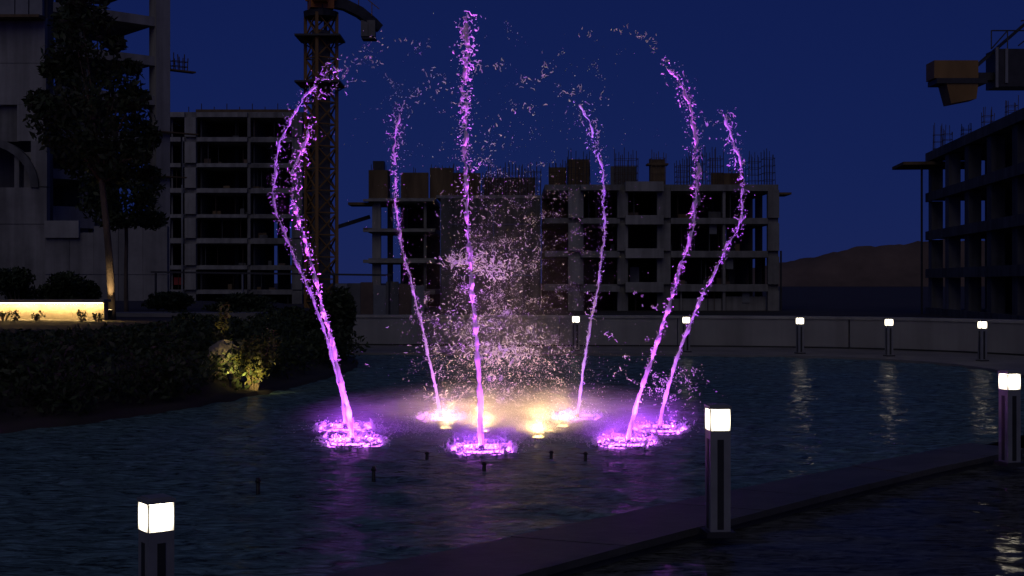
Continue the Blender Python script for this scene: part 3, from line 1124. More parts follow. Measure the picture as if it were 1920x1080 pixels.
def bank_z(x, y):
    ex = np.interp(y, base[:, 1], base[:, 0])
    return float(np.interp(x - ex, [r[0] for r in rows][::-1], [r[1] for r in rows][::-1]))


# dark shrubs in front of the podium and at the bank's end
for i, (px_, py_, d_, s_, lab) in enumerate((
        (35, 588, 40, (1.1, 0.8, 1.15), 'large dark shrub at the left edge behind the lit bench wall'),
        (110, 588, 41, (1.0, 0.8, 1.1), 'dark shrub in the middle behind the lit bench wall'),
        (158, 588, 42, (0.7, 0.6, 0.85), 'small dark shrub behind the right end of the lit bench wall'),
        (330, 592, 40, (1.1, 0.7, 0.55), 'low dark shrub right of the tree trunks'),
        (470, 592, 42, (1.7, 0.8, 0.75), 'low wide dark shrub in front of the pipe frame'),
        (575, 612, 30, (0.85, 0.7, 0.8), 'dark shrub at the bank end left of the leaning jets'),
        (628, 660, 27.5, (0.5, 0.6, 1.25), 'tall dark shrub closing the bank end beside the pool wall'))):
    q = W(px_, py_, d_)
    q.z = bank_z(q.x, d_) if d_ < 60 else 0.9
    shrub('dark_shrub', lab, q, s_, 40 + i, 'leaf', 420, 0.075, 8)

# bench wall with led strip
D = 30.0
root = empty('lit_bench_wall', ((100 - 960) * D / F, D, 0.9))
tag(root, 'low stone bench wall lit yellow by a strip under its coping', 'wall')
P = Pix(root, D)
zt = P.z(567)
for k in range(5):
    x1 = 195 - 60 * k
    P.box('wall_panel', 'stone', x1 - 59.5, x1, 567, 600, 0.0, 0.3)
mb = MB()
mb.box(P.x(-110), P.x(199), -0.16, 0.34, zt + 0.004, zt + 0.07)
mb.box(P.x(-110), P.x(199), -0.16, -0.14, zt - 0.012, zt + 0.0045)
mb.build('coping', 'paving', root)
mb = MB()
mb.box(P.x(-108), P.x(194), -0.125, -0.10, zt - 0.018, zt + 0.0)
mb.build('led_strip', 'led_warm', root)

# small sprigs in front of the bench
for i, (px_, lab) in enumerate(((8, 'leafy sprig at the left end of the lit bench wall'), (30, 'second leafy sprig before the lit bench wall'), (70, 'small sprig before the middle of the lit bench wall'),
                                (155, 'leafy sprig before the right part of the lit bench wall'), (183, 'rightmost sprig before the lit bench wall'))):
    q = W(px_, 606, 28.5)
    q.z = 0.86
    shrub('sprig', lab, q, (0.16, 0.15, 0.24 + 0.06 * (i % 2)), 80 + i, 'leaf', 16, 0.035, 5)


def spot(name, loc, target, energy, col, size_deg, blend=0.5, radius=0.04, falloff=None, parent=None):
    l_ = bpy.data.lights.new(name, 'SPOT')
    l_.energy = energy
    l_.color = col
    l_.spot_size = math.radians(size_deg)
    l_.spot_blend = blend
    l_.shadow_soft_size = radius
    if falloff:
        l_.use_nodes = True
        t_ = l_.node_tree
        e_ = t_.nodes['Emission']
        fo_ = t_.nodes.new('ShaderNodeLightFalloff')
        fo_.inputs['Strength'].default_value = 1.0
        fo_.inputs['Smooth'].default_value = 0.3
        t_.links.new(fo_.outputs[falloff], e_.inputs['Strength'])
    o_ = bpy.data.objects.new(name, l_)
    C.objects.link(o_)
    o_.location = loc
    d_ = Vector(target) - Vector(loc)
    o_.rotation_euler = d_.to_track_quat('-Z', 'Y').to_euler()
    if parent:
        o_.parent = parent
        o_.location = Vector(loc) - Vector(parent.location)
    return o_


def floodlight(label, loc, target, energy, col, size_deg, scale=1.0):
    r_ = empty('ground_spotlight', loc)
    tag(r_, label, 'spotlight')
    d_ = (Vector(target) - Vector(loc)).normalized()
    m_ = MB()
    m_.tube([Vector((0, 0, -0.05)), Vector((0, 0, 0.06 * scale))], [0.02, 0.02], 6)
    m_.build('stake', 'dark_steel', r_)
    c_ = Vector((0, 0, 0.10 * scale))
    m_ = MB()
    m_.tube([c_ - d_ * 0.08 * scale, c_ + d_ * 0.02 * scale, c_ + d_ * 0.06 * scale], [0.035 * scale, 0.06 * scale, 0.065 * scale], 12)
    m_.build('housing', 'dark_steel', r_, True)
    m_ = MB()
    m_.tube([c_ + d_ * 0.061 * scale, c_ + d_ * 0.066 * scale], [0.055 * scale, 0.055 * scale], 12)
    m_.build('lens', 'lens_warm', r_)
    spot('ground_spotlight_beam', Vector(loc) + c_ + d_ * 0.08 * scale, target, energy, col, size_deg, 0.7, 0.04, None, r_)
    return r_


WARM = (1.0, 0.70, 0.33)
q = W(206, 590, 30.62)
q.z = 0.93
floodlight('small ground spotlight at the foot of the uplit tree trunk', q, W(207, 520, 31.0), 130, WARM, 26, 1.0)

# rock, lit shrub and its two spotlights on the bank
def on_bank(px_, d_):
    x_ = (px_ - 960) * d_ / F
    return Vector((x_, d_, bank_z(x_, d_)))


q = on_bank(432, 20.2)
rk = MB()
bm_n = 14
vv = []
ff = []
g = random.Random(4)
for i in range(9):
    ph = math.pi * i / 8
    for j in range(bm_n):
        th = 2 * math.pi * j / bm_n
        r_ = 1 + 0.16 * math.sin(3 * th + i) + 0.12 * g.uniform(-1, 1)
        vv.append((0.3 * r_ * math.sin(ph) * math.cos(th), 0.24 * r_ * math.sin(ph) * math.sin(th), 0.26 + 0.36 * math.cos(ph) * (1 + 0.1 * math.sin(2 * th))))
for i in range(8):
    for j in range(bm_n):
        j2 = (j + 1) % bm_n
        ff.append((i * bm_n + j, (i + 1) * bm_n + j, (i + 1) * bm_n + j2, i * bm_n + j2))
rk.add(vv, ff)
o = rk.build('rock', 'stone')
o.location = q - Vector((0.12, -0.1, 0.05))
tag(o, 'upright pale rock lit yellow among the dark bank planting', 'rock')
qs = on_bank(475, 20.0)
shrub('lit_shrub', 'yellow-green shrub lit from below on the left bank', qs - Vector((0, 0, 0.05)), (0.46, 0.35, 0.86), 61, 'leaf_yellow', 120, 0.045, 10)
qs = on_bank(418, 20.6)
shrub('lit_shrub', 'tall sparse sprig above the lit rock on the left bank', qs, (0.22, 0.25, 0.98), 66, 'leaf_yellow', 55, 0.045, 5)
q1 = on_bank(432, 19.5)
q1.z = 0.22
floodlight('left one of two ground spotlights before the lit rock', q1, q + Vector((-0.05, 0, 0.4)), 34, (1.0, 0.72, 0.22), 75, 0.8)
q2 = on_bank(456, 19.4)
q2.z = 0.2
floodlight('right one of two ground spotlights below the yellow-green shrub', q2, on_bank(480, 20.2) + Vector((0, 0, 0.25)), 30, (1.0, 0.76, 0.25), 80, 0.8)


# ------------------------------------------------------------------ bollard lamps
def bollard():
    r_ = empty('bollard_light', (0, 0, 0))
    w = 0.07
    m_ = MB()
    m_.box(-w, w, -w, w, 0, 0.70)
    post = m_.build('post', 'bollard_metal', r_)
    for k in range(4):
        m_ = MB()
        m_.box(-0.022, 0.022, -w - 0.003, -w + 0.002, 0.03, 0.64)
        s_ = m_.build('slot', 'bollard_slot', post)
        s_.rotation_euler = (0, 0, math.pi / 2 * k)
    for k in range(4):
        m_ = MB()
        m_.box(-w + 0.004, w - 0.004, -w - 0.001, -w + 0.006, 0.702, 0.842)
        s_ = m_.build('pane', 'bollard_glow', r_)
        s_.rotation_euler = (0, 0, math.pi / 2 * k)
    for (x, y) in ((-1, -1), (1, -1), (1, 1), (-1, 1)):
        m_ = MB()
        m_.box(x * w - 0.0025, x * w + 0.0025, y * w - 0.0025, y * w + 0.0025, 0.70, 0.845)
        m_.build('corner_bar', 'bollard_metal', r_)
    m_ = MB()
    m_.box(-w - 0.006, w + 0.006, -w - 0.006, w + 0.006, 0.846, 0.868)
    m_.box(-w + 0.01, w - 0.01, -w + 0.01, w - 0.01, 0.868, 0.876)
    m_.build('cap', 'bollard_metal', r_)
    m_ = MB()
    m_.box(-w - 0.03, w + 0.03, -w - 0.03, w + 0.03, -0.02, 0.015)
    m_.build('base_plate', 'dark_steel', r_)
    return r_


proto = bollard()
spots_ = [((293 - 960) * 5.9 / F, 5.9, -0.004, math.radians(37), 'nearest bollard lamp at the lower left in front of the pool'),
          ((1346 - 960) * 8.75 / F, 8.75, 0.045, math.radians(6), 'bollard lamp on the weir coping right of the jets'),
          ((1893 - 960) * 12.1 / F, 12.1, 0.045, math.radians(15), 'bollard lamp at the right edge on the weir coping')]
for (px_, d_, lab) in ((1080, 32.0, 'far bollard lamp before the pool wall, just left of the rear right jet'),
                       (1287, 31.4, 'far bollard lamp before the pool wall, beside the rightmost jet'),
                       (1500, 30.7, 'third far bollard lamp from the left along the pool wall'),
                       (1667, 29.6, 'fourth far bollard lamp from the left along the pool wall'),
                       (1842, 27.8, 'rightmost far bollard lamp along the curving pool wall')):
    spots_.append(((px_ - 960) * d_ / F, d_, 0.06, rnd.uniform(0, 1), lab))
for i, (x, y, z, rz, lab) in enumerate(spots_):
    o = proto if i == 0 else copy_tree(proto)
    o.location = (x, y, z)
    o.rotation_euler = (0, 0, rz)
    o.scale = (0.88, 0.88, 0.88) if i == 0 else (1, 1, 1)
    tag(o, lab, 'bollard', 'bollard lamps round the pool')


# ------------------------------------------------------------------ fountain
ico_v = []
t_ = (1 + 5 ** 0.5) / 2
for a, b, c in ((-1, t_, 0), (1, t_, 0), (-1, -t_, 0), (1, -t_, 0), (0, -1, t_), (0, 1, t_), (0, -1, -t_), (0, 1, -t_), (t_, 0, -1), (t_, 0, 1), (-t_, 0, -1), (-t_, 0, 1)):
    ico_v.append((a, b, c))
ico_v = np.array(ico_v) / np.linalg.norm(ico_v[0])
ico_f = np.array([(0, 11, 5), (0, 5, 1), (0, 1, 7), (0, 7, 10), (0, 10, 11), (1, 5, 9), (5, 11, 4), (11, 10, 2), (10, 7, 6), (7, 1, 8), (3, 9, 4), (3, 4, 2), (3, 2, 6), (3, 6, 8), (3, 8, 9),
                  (4, 9, 5), (2, 4, 11), (6, 2, 10), (8, 6, 7), (9, 8, 1)])


def drops(mb_, pos, rad, stretch=1.6, seed=0):
    """many small uneven drops"""
    g = np.random.default_rng(seed)
    n = len(pos)
    ax = g.normal(size=(n, 3)) + np.array([0, 0, 0.8])
    ax /= np.linalg.norm(ax, axis=1)[:, None]
    v_ = ico_v[None] * (1 + 0.3 * g.normal(size=(n, 12, 1)))
    al = (v_ * ax[:, None]).sum(-1, keepdims=True) * ax[:, None]
    st = (1 + (stretch - 1) * g.random((n, 1, 1)))
    v_ = v_ + al * (st - 1)
    v_ = v_ * np.asarray(rad)[:, None, None] + np.asarray(pos)[:, None]
    o_ = mb_.n
    mb_.v.append(v_.reshape(-1, 3))
    f_ = (ico_f[None] + (np.arange(n) * 12)[:, None, None] + o_).reshape(-1, 3)
    mb_.f.extend(map(tuple, f_.tolist()))
    mb_.n += 12 * n


def squiggle(mb_, p0, length, r, g, sides=5, vert=0.3):
    """a curling shred of water"""
    n = 6 + int(g.random() * 4)
    d = Vector((g.gauss(0, 1), g.gauss(0, .6), g.gauss(vert, 1))).normalized()
    p_ = Vector(p0)
    pts = [p_.copy()]
    for i in range(n):
        d = (d + Vector((g.gauss(0, .55), g.gauss(0, .4), g.gauss(0, .55)))).normalized()
        p_ = p_ + d * (length / n)
        pts.append(p_.copy())
    rad = [r * (0.35 + 0.9 * math.sin(math.pi * (i + 0.6) / (n + 1.2))) * g.uniform(0.6, 1.35) for i in range(n + 1)]
    mb_.tube(pts, rad, sides)


JETS = {
    'left': [(662, 832), (655, 780), (641, 720), (622, 640), (609, 592), (590, 520), (570, 440), (552, 392), (551, 340), (556, 298), (572, 268), (580, 232)],
    'left_back': [(648, 806), (640, 735), (625, 680), (605, 610), (584, 555), (558, 495), (530, 430), (513, 370), (516, 318), (527, 265), (546, 222), (572, 183), (603, 152), (632, 130)],
    'rear_left': [(828, 786), (815, 720), (800, 650), (786, 590), (771, 530), (758, 480), (746, 420), (741, 350), (741, 270), (748, 205)],
    'front': [(903, 846), (898, 700), (890, 600), (882, 500), (876, 400), (873, 300), (872, 200), (873, 120), (876, 25)],
    'rear_right': [(1082, 786), (1090, 720), (1104, 625), (1117, 560), (1126, 500), (1133, 430), (1131, 345), (1123, 288), (1104, 232), (1088, 196)],
    'right': [(1176, 833), (1190, 770), (1216, 690), (1246, 600), (1270, 520), (1291, 455), (1303, 395), (1308, 320), (1304, 250), (1289, 190), (1262, 132)],
    'right_back': [(1236, 808), (1250, 735), (1280, 642), (1310, 570), (1341, 508), (1366, 458), (1386, 420), (1393, 345), (1380, 282), (1360, 214)],
}
JLAB = {
    'left': ('front one of the two left jets, bright pink purple and leaning left', 'front left'),
    'left_back': ('outer left jet curling back high toward the crane', 'outer left'),
    'rear_left': ('thin faint rear jet left of the tallest jet', 'rear left'),
    'front': ('tallest jet, near vertical, front centre of the fountain', 'front centre'),
    'rear_right': ('thin violet rear jet between the tallest jet and the right pair', 'rear right'),
    'right': ('left one of the right pair of jets, bright and arching high', 'right'),
    'right_back': ('rightmost jet, leaning far out to the right', 'rightmost'),
}
THICK = {'left': 0.031, 'left_back': 0.023, 'rear_left': 0.021, 'front': 0.030, 'rear_right': 0.020, 'right': 0.027, 'right_back': 0.024}
POWER = {'left': 1.0, 'left_back': 0.6, 'rear_left': 0.42, 'front': 0.85, 'rear_right': 0.40, 'right': 0.9, 'right_back': 0.55}
HUE = {'left': (0.68, 0.09, 1.0), 'left_back': (0.46, 0.07, 1.0), 'rear_left': (0.60, 0.08, 1.0), 'front': (0.66, 0.10, 1.0), 'rear_right': (0.34, 0.06, 1.0), 'right': (0.64, 0.09, 1.0), 'right_back': (0.52, 0.08, 1.0)}
JETP = 215.0


def jet_path(key):
    q0 = NOZW[key]
    out = q0 - RING_C
    out.z = 0
    out.normalize()
    slope = max(-1.0, min(1.0, out.y / out.x)) if abs(out.x) > 0.35 else 0.0
    pts = []
    for (a, b) in JETS[key]:
        d_ = q0.y
        for _ in range(3):
            lx = (a - 960) * d_ / F - q0.x
            d_ = q0.y + max(-0.9, min(0.9, slope * lx))
        pts.append(tuple(W(a, b, d_)))
    pts[0] = (q0.x, q0.y, 0.02)
    return resample(pts, 0.018)


paths = {}
for key in JETS:
    path = jet_path(key)
    paths[key] = path
    g = random.Random(sum(map(ord, key)))
    q0 = NOZW[key]
    lab, where = JLAB[key]
    # nozzle with its ring of lamps
    nz = empty('fountain_nozzle', q0)
    tag(nz, 'lit nozzle ring at the foot of the %s jet' % where, 'nozzle', 'nozzles of the fountain ring')
    d0 = Vector(path[18] - path[0]).normalized()
    mb = MB()
    mb.tube([Vector((0, 0, -0.25)), Vector((0, 0, -0.02)), d0 * 0.05, d0 * 0.08], [0.035, 0.035, 0.03, 0.022], 10)
    mb.build('nozzle_pipe', 'dark_steel', nz, True)
    mb = MB()
    RR = 0.31
    ring = [Vector((RR * math.cos(2 * math.pi * k / 28), RR * math.sin(2 * math.pi * k / 28), 0.012)) for k in range(29)]
    mb.tube(ring, [0.014] * 29, 6, cap=False)
    mb.build('lamp_ring', 'dark_steel', nz, True)
    mb = MB()
    ring = [Vector((0.29 * math.cos(2 * math.pi * k / 28), 0.29 * math.sin(2 * math.pi * k / 28), 0.004)) for k in range(29)]
    mb.tube(ring, [0.036] * 29, 6, cap=False)
    mb.build('light_ring', 'ring_purple', nz, True)
    lamps = []
    for k in range(5):
        a = 2 * math.pi * (k + 0.25) / 5 + g.uniform(-.2, .2)
        c = Vector((RR * math.cos(a), RR * math.sin(a), 0.016))
        mb = MB()
        mb.tube([c + Vector((0, 0, -0.06)), c + Vector((0, 0, 0.0)), c + Vector((0, 0, 0.006)), c + Vector((0, 0, 0.009))], [0.03, 0.034, 0.03, 0.008], 10)
        mb.build('lamp_lens', 'lens_purple', nz, True)
        lamps.append(c)
    # light beams of that ring: two follow the jet from the near side
    n_ = len(path)
    lo, mid, hi = Vector(path[int(n_ * 0.2)]), Vector(path[int(n_ * 0.5)]), Vector(path[int(n_ * 0.9)])
    pw_ = POWER[key] * JETP
    spot('nozzle_beam', q0 + Vector((0.1, -0.45, 0.06)), Vector(path[int(n_ * 0.13)]), pw_ * 0.9, HUE[key], 46, 0.9, 0.05, None, nz)
    spot('nozzle_beam', q0 + Vector((-0.2, -0.24, 0.06)), mid, pw_, HUE[key], 30, 0.8, 0.05, 'Linear', nz)
    spot('nozzle_beam', q0 + Vector((0.22, -0.22, 0.06)), Vector(path[int(n_ * 0.72)]), pw_ * 2.9, HUE[key], 24, 0.8, 0.05, 'Linear', nz)
    spot('nozzle_beam', q0 + Vector((0.0, -0.3, 0.06)), hi, pw_ * 4.6, HUE[key], 23, 0.8, 0.05, 'Linear', nz)
    for k in (0, 2, 3):
        spot('nozzle_glow', q0 + lamps[k] * 0.5 + Vector((0, 0, 0.03)), q0 + lamps[k] * 0.5 + Vector((0, 0, 0.8)), 20.0 * POWER[key] ** 0.6, (0.46, 0.07, 1.0), 176, 0.25, 0.03, None, nz)

    # the jet: a rope of water that frays into knots, shreds and drops
    jet = empty('water_jet', q0)
    tag(jet, lab, 'water jet', 'jets of the fountain ring')
    off = np.array(q0)
    mb = MB()
    mf = MB()
    r0 = THICK[key]
    brk = 1.0 if key != 'front' else 0.86
    pts, rad = [], []
    ph = [g.uniform(0, 6.28) for _ in range(8)]
    for i in range(n_):
        u = i / (n_ - 1)
        s = i * 0.018
        wob = 0.003 + 0.014 * max(0, u - 0.2)
        ox = wob * (math.sin(s * 9 + ph[0]) + 0.7 * math.sin(s * 21 + ph[1]) + 0.5 * math.sin(s * 43 + ph[2]))
        oy = wob * 0.6 * (math.sin(s * 11 + ph[3]) + 0.7 * math.sin(s * 25 + ph[4]))
        k_ = (1 - 0.48 * min(1, u / 0.5))
        mod = 1 + (0.15 + 0.75 * min(1, u * 1.6)) * 0.6 * (math.sin(s * 17 + ph[5]) + 0.8 * math.sin(s * 39 + ph[6]) + 0.6 * g.uniform(-1, 1))
        r_ = r0 * k_ * min(1.7, max(0.3, mod))
        p_ = Vector(path[i] - off) + Vector((ox, oy, 0))
        if u > brk * 0.75 and math.sin(s * 6.3 + ph[7]) + 0.6 * math.sin(s * 15 + ph[2]) > 1.0 - 1.6 * (u - brk * 0.75):
            if len(pts) > 3:
                (mb if not mb.n else mf).tube(pts, rad, 7)
            pts, rad = [], []
            continue
        pts.append(p_)
        rad.append(r_)
    if len(pts) > 3:
        (mb if not mb.n else mf).tube(pts, rad, 7)
    # knots and curls riding on the rope
    for i in range(6, n_):
        u = i / (n_ - 1)
        if u < 0.16:
            if g.random() < 0.12:
                squiggle(mf, Vector(path[i] - off), 0.07, 0.006, g)
            continue
        for _ in range(2 if u > 0.3 else 1):
            if g.random() > 0.30 + 0.45 * u:
                continue
            sp = 0.008 + 0.018 * u ** 1.5 + (0.04 * (u - 0.75) / 0.25 if u > 0.75 else 0)
            c = Vector(path[i] - off) + Vector((g.gauss(0, sp), g.gauss(0, sp), g.gauss(0, sp)))
            squiggle(mf, c, g.uniform(0.02, 0.045 + 0.04 * u), g.uniform(0.0025, 0.0065), g)
    mb.build('stream', 'spray_water', jet, True)
    tag(mf.build('frayed_water', 'spray_water', jet, True), kind='stuff')
    md = MB()
    idx = rng.integers(int(n_ * 0.15), n_, 520)
    u = idx / n_
    pos = path[idx] - off + rng.normal(size=(520, 3)) * (0.012 + 0.08 * u ** 2)[:, None]
    drops(md, pos, 0.0018 + 0.0042 * rng.random(520) ** 2, 1.8, len(key))
    tag(md.build('droplets', 'spray_water', jet), kind='stuff')

    # bubbling collar of splash round the lamps
    ms = MB()
    for c in lamps:
        for _ in range(26):
            a = g.uniform(0, 6.28)
            rr_ = abs(g.gauss(0, 0.06))
            squiggle(ms, c + Vector((rr_ * math.cos(a), rr_ * math.sin(a), g.uniform(-0.01, 0.05))), g.uniform(0.03, 0.09), g.uniform(0.004, 0.009), g, 4, 1.0)
    pos = np.zeros((420, 3))
    a = rng.random(420) * 6.28
    rr_ = rng.normal(0.30, 0.09, 420)
    pos[:, 0] = rr_ * np.cos(a)
    pos[:, 1] = rr_ * np.sin(a)
    pos[:, 2] = 0.01 + np.abs(rng.normal(0, 0.035, 420))
    drops(ms, pos, 0.003 + 0.006 * rng.random(420), 1.6, 3)
    for _ in range(330):
        a_ = g.uniform(0, 6.28)
        rr_ = g.gauss(0.315, 0.035)
        h_ = abs(g.gauss(0, 0.012))
        squiggle(ms, Vector((rr_ * math.cos(a_), rr_ * math.sin(a_), h_)), g.uniform(0.02, 0.055), g.uniform(0.003, 0.007), g, 4, 0.8)
    sp_ = ms.build('splash', 'spray_water', nz)
    tag(sp_, kind='stuff')

# yellow lamps inside the ring
for i, (a, b, e_, lab) in enumerate(((836, 806, 1.0, 'yellow underwater lamp at the left inside the jet ring'), (1010, 823, 0.95, 'brightest yellow underwater lamp inside the jet ring'),
                                     (1056, 802, 0.9, 'yellow underwater lamp at the rear right inside the jet ring'), (905, 812, 0.8, 'yellow underwater lamp just behind the tallest jet'))):
    d_ = dep(b)
    q = Vector(((a - 960) * d_ / F, d_, 0))
    r_ = empty('pool_lamp', q)
    tag(r_, lab, 'lamp', 'yellow lamps inside the ring')
    mb = MB()
    mb.tube([(0, 0, -0.1), (0, 0, 0.01), (0, 0, 0.02)], [0.085, 0.09, 0.08], 14)
    mb.build('housing', 'dark_steel', r_, True)
    mb = MB()
    mb.tube([(0, 0, 0.0205), (0, 0, 0.035), (0, 0, 0.04)], [0.07, 0.05, 0.015], 14)
    mb.build('lamp_lens', 'lens_yellow', r_, True)
    spot('pool_lamp_beam', q + Vector((0, -0.02, 0.08)), q + Vector((-0.35 * (q.x + 0.15), 0.0, 2.4)), 130 * e_, (1.0, 0.68, 0.26), 62, 0.9, 0.06, None, r_)
    mb = MB()
    gg = random.Random(90 + i)
    for _ in range(420):
        a_ = gg.uniform(0, 6.28)
        rr_ = 0.08 + abs(gg.gauss(0, 0.34))
        squiggle(mb, Vector((1.5 * rr_ * math.cos(a_), rr_ * math.sin(a_), abs(gg.gauss(0, 0.03)))), gg.uniform(0.02, 0.06), gg.uniform(0.003, 0.006), gg, 4, 0.8)
    tag(mb.build('splash', 'spray_water', r_), kind='stuff')
    spot('pool_lamp_glow', q + Vector((0, 0, 0.06)), q + Vector((0, 0, 1)), 62 * e_, (1.0, 0.62, 0.22), 176, 0.2, 0.06, None, r_)

# spray in the middle of the ring: falling drops and shreds, nobody could count them
g = random.Random(77)
mb = MB()


def cloud(n, cx, cy, sx, sy, r0, r1, d0=14.8, sd=0.7, seed=1, ylim=(20, 815)):
    gg = np.random.default_rng(seed)
    X = gg.normal(cx, sx, n)
    Y = gg.normal(cy, sy, n)
    ok = (Y > ylim[0]) & (Y < ylim[1])
    X, Y = X[ok], Y[ok]
    Dd = np.clip(gg.normal(d0, sd, len(X)), 13.0, 16.4)
    pos = np.stack([(X - 960) * Dd / F, Dd, CAMZ - (Y - HOR) * Dd / F], -1)
    pos[:, 2] = np.maximum(pos[:, 2], 0.02)
    rad = r0 + (r1 - r0) * gg.random(len(X)) ** 2.2
    drops(mb, pos, rad, 2.4, seed)


def shreds(n, cx, cy, sx, sy, l0, l1, r0, r1, d0=14.8):
    for _ in range(n):
        d_ = d0 + g.gauss(0, 0.5)
        q = W(g.gauss(cx, sx), g.gauss(cy, sy), d_)
        if q.z < 0.03:
            continue
        squiggle(mb, q, g.uniform(l0, l1), g.uniform(r0, r1), g, 5)


def wisps(n, cx, cy, sx, sy, per, seed, r0=0.0014, r1=0.0052, lmax=120, d0=14.8):
    """strings and curtains of drops, each one a short falling arc"""
    gg = np.random.default_rng(seed)
    for _ in range(n):
        x0, y0 = gg.normal(cx, sx), gg.normal(cy, sy)
        k = int(per * (0.4 + 1.2 * gg.random()))
        t1 = gg.random(k) ** 1.3
        ang_ = gg.normal(0, 0.9)
        ln = lmax * (0.25 + 0.75 * gg.random())
        cv = gg.normal(0, 35)
        wd = 3 + 9 * gg.random()
        X = x0 + math.sin(ang_) * ln * t1 + cv * t1 ** 2 + gg.normal(0, wd, k) * (0.3 + t1)
        Y = y0 - math.cos(ang_) * ln * 0.6 * t1 + 55 * t1 ** 2 + gg.normal(0, wd, k) * (0.3 + t1)
        Dd = np.clip(gg.normal(d0, 0.6) + gg.normal(0, 0.12, k), 13.2, 16.4)
        pos = np.stack([(X - 960) * Dd / F, Dd, CAMZ - (Y - HOR) * Dd / F], -1)
        pos = pos[pos[:, 2] > 0.03]
        if len(pos):
            drops(mb, pos, r0 + (r1 - r0) * gg.random(len(pos)) ** 2.5, 3.0, seed + _)


wisps(60, 905, 640, 62, 70, 90, 1, 0.0010, 0.0042)
wisps(46, 960, 690, 80, 60, 90, 2, 0.0010, 0.0042)
wisps(26, 925, 510, 45, 40, 90, 3, 0.0010, 0.0042)
wisps(30, 985, 440, 75, 90, 50, 4, 0.0010, 0.0042)
wisps(16, 960, 250, 90, 80, 20, 5)
wisps(9, 760, 130, 60, 45, 18, 6, lmax=90)
wisps(9, 1130, 130, 70, 50, 16, 7, lmax=90)
wisps(22, 1235, 715, 38, 36, 34, 8, 0.002, 0.0085, 70, 15.2)
wisps(10, 900, 340, 20, 50, 26, 9)
cloud(5000, 945, 640, 95, 120, 0.0010, 0.0034, seed=21)
cloud(2400, 960, 745, 95, 45, 0.0010, 0.0036, seed=22)
cloud(500, 965, 330, 120, 120, 0.0016, 0.005, seed=23)
cloud(3400, 930, 800, 135, 14, 0.0014, 0.005, seed=24, ylim=(20, 830))
tag(mb.build('drifting_drops', 'spray_water'), 'fine drifting drops of spray filling the middle of the jet ring', 'spray', kind='stuff')
mb = MB()
shreds(170, 918, 505, 30, 16, 0.03, 0.10, 0.002, 0.0065)
shreds(110, 862, 489, 20, 6, 0.03, 0.11, 0.002, 0.0065)
shreds(60, 950, 470, 40, 22, 0.02, 0.08, 0.002, 0.005)
shreds(170, 880, 615, 50, 34, 0.02, 0.07, 0.002, 0.005)
shreds(170, 945, 664, 32, 12, 0.03, 0.09, 0.002, 0.006)
shreds(160, 940, 690, 70, 50, 0.02, 0.06, 0.002, 0.005)
shreds(60, 830, 748, 22, 8, 0.03, 0.08, 0.002, 0.005)
shreds(60, 935, 420, 60, 70, 0.02, 0.07, 0.002, 0.005)
shreds(26, 900, 330, 20, 40, 0.02, 0.08, 0.002, 0.005)
tag(mb.build('thrown_shreds', 'spray_water'), 'curling shreds of water thrown up behind the tallest jet', 'spray', kind='stuff')
mb = MB()
# broken heads of the jets
shreds(70, 874, 90, 8, 32, 0.03, 0.09, 0.003, 0.007, 13.4)
shreds(34, 873, 190, 5, 17, 0.03, 0.08, 0.003, 0.008, 13.4)
for (cx, cy, n, sx, sy) in ((715, 78, 8, 8, 14), (760, 75, 5, 10, 6), (798, 78, 6, 8, 8), (690, 110, 10, 16, 12), (660, 125, 16, 18, 12), (640, 150, 14, 14, 14), (615, 175, 16, 16, 16),
                            (725, 140, 4, 8, 6), (800, 155, 10, 10, 14), (820, 170, 10, 14, 12), (755, 200, 8, 8, 16), (745, 240, 6, 6, 10), (785, 195, 6, 8, 8),
                            (935, 125, 8, 14, 10), (985, 155, 10, 14, 8), (1020, 135, 10, 8, 16), (945, 215, 8, 20, 14), (1000, 205, 6, 14, 10), (900, 130, 10, 10, 14), (910, 270, 8, 14, 20),
                            (1072, 178, 12, 10, 6), (1095, 60, 6, 8, 4), (1160, 56, 10, 10, 5), (1210, 72, 12, 10, 6), (1232, 92, 8, 6, 10), (1245, 115, 8, 5, 8), (1130, 190, 5, 8, 8),
                            (1350, 220, 10, 14, 8), (1325, 232, 6, 8, 6), (1215, 573, 6, 12, 3), (1190, 550, 5, 10, 4), (1140, 628, 6, 14, 6), (1110, 570, 8, 14, 12), (1290, 735, 10, 18, 10)):
    shreds(n, cx, cy, sx, sy, 0.03, 0.09, 0.002, 0.006, 14.6)
tag(mb.build('jet_spray', 'spray_water'), 'broken water shreds where the jets come apart high above the pool', 'spray', kind='stuff')

# small pipes standing in the water before the ring
for i, (a, b, h, lab) in enumerate(((483, 925, 0.13, 'leftmost short black pipe standing in the water'), (700, 902, 0.13, 'short black pipe in the water right of the left jets'), (800, 862, 0.08, 'short black pipe between the left and the tallest jet'),
                                    (907, 884, 0.09, 'short black pipe in the water before the tallest jet'), (1033, 860, 0.08, 'short black pipe before the yellow lamps, left of two'), (1097, 864, 0.09, 'short black pipe before the yellow lamps, right of two'))):
    d_ = dep(b)
    q = Vector(((a - 960) * d_ / F, d_, 0))
    r_ = empty('short_pipe', q)
    tag(r_, lab, 'pipe', 'short pipes standing in the water')
    mb = MB()
    mb.tube([(0, 0, -0.2), (0.004, 0, h)], [0.017, 0.017], 8)
    mb.build('pipe', 'rim_dark', r_, True)
    mb = MB()
    mb.tube([(0.004, 0, h * 0.72), (0.004, 0, h * 0.86)], [0.024, 0.024], 8)
    mb.build('collar', 'rim_dark', r_, True)


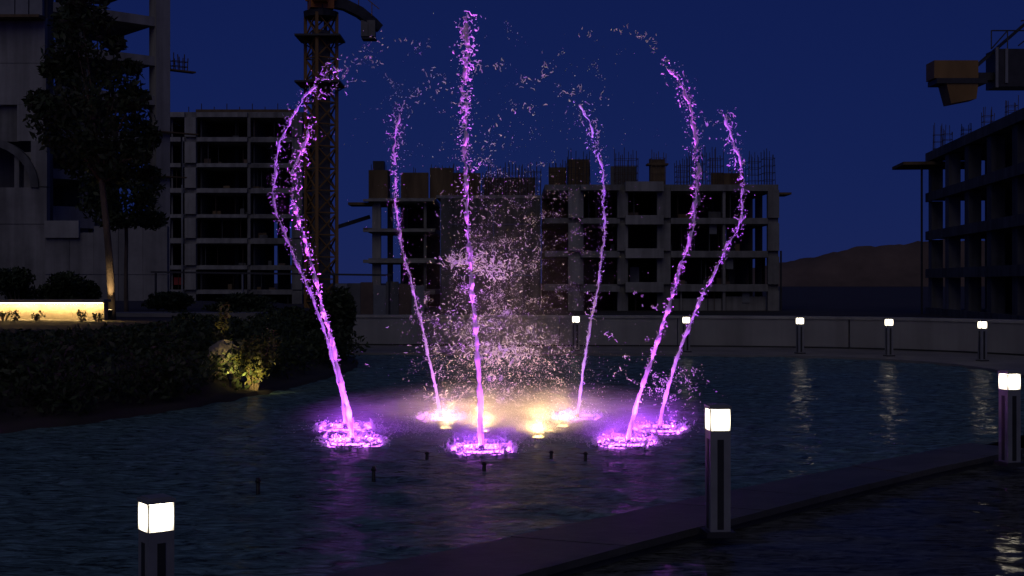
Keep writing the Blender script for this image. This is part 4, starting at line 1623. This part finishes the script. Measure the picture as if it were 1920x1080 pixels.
# mist hanging over the lamps and inside the ring
def mist(name, c, r, density, lab):
    me = bpy.data.meshes.new(name)
    v, f = [], []
    nu, nv = 24, 12
    for i in range(nv + 1):
        ph = math.pi * i / nv
        for j in range(nu):
            th = 2 * math.pi * j / nu
            v.append((math.sin(ph) * math.cos(th), math.sin(ph) * math.sin(th), math.cos(ph)))
    for i in range(nv):
        for j in range(nu):
            j2 = (j + 1) % nu
            f.append((i * nu + j, (i + 1) * nu + j, (i + 1) * nu + j2, i * nu + j2))
    me.from_pydata(v, [], f)
    m_ = bpy.data.materials.new(name + '_air')
    m_.use_nodes = True
    t2 = m_.node_tree
    t2.nodes.remove(t2.nodes['Principled BSDF'])
    pv = t2.nodes.new('ShaderNodeVolumePrincipled')
    pv.inputs['Color'].default_value = (0.95, 0.96, 1.0, 1)
    co = t2.nodes.new('ShaderNodeTexCoord')
    gr = t2.nodes.new('ShaderNodeTexGradient')
    gr.gradient_type = 'QUADRATIC_SPHERE'
    t2.links.new(co.outputs['Object'], gr.inputs['Vector'])
    ns = t2.nodes.new('ShaderNodeTexNoise')
    ns.inputs['Scale'].default_value = 7.0
    ns.inputs['Detail'].default_value = 3
    t2.links.new(co.outputs['Object'], ns.inputs['Vector'])
    mr = t2.nodes.new('ShaderNodeMapRange')
    mr.inputs['From Min'].default_value = 0.35
    mr.inputs['From Max'].default_value = 0.7
    mr.inputs['To Min'].default_value = 0.25 * density
    mr.inputs['To Max'].default_value = 1.8 * density
    t2.links.new(ns.outputs['Fac'], mr.inputs['Value'])
    mu = t2.nodes.new('ShaderNodeMath')
    mu.operation = 'MULTIPLY'
    t2.links.new(gr.outputs['Fac'], mu.inputs[0])
    t2.links.new(mr.outputs['Result'], mu.inputs[1])
    t2.links.new(mu.outputs[0], pv.inputs['Density'])
    t2.links.new(pv.outputs[0], t2.nodes['Material Output'].inputs['Volume'])
    me.materials.append(m_)
    o_ = bpy.data.objects.new(name, me)
    C.objects.link(o_)
    o_.location = c
    o_.scale = r
    tag(o_, lab, 'mist', kind='stuff')


mist('mist', (0.0, 14.9, 0.03), (3.0, 2.6, 0.60), 1.6, 'low glowing mist hanging over the lamps of the fountain ring')
mist('spray_veil', (-0.05, 14.9, 1.2), (1.3, 1.1, 2.2), 0.06, 'thin veil of spray in the middle of the jet ring')
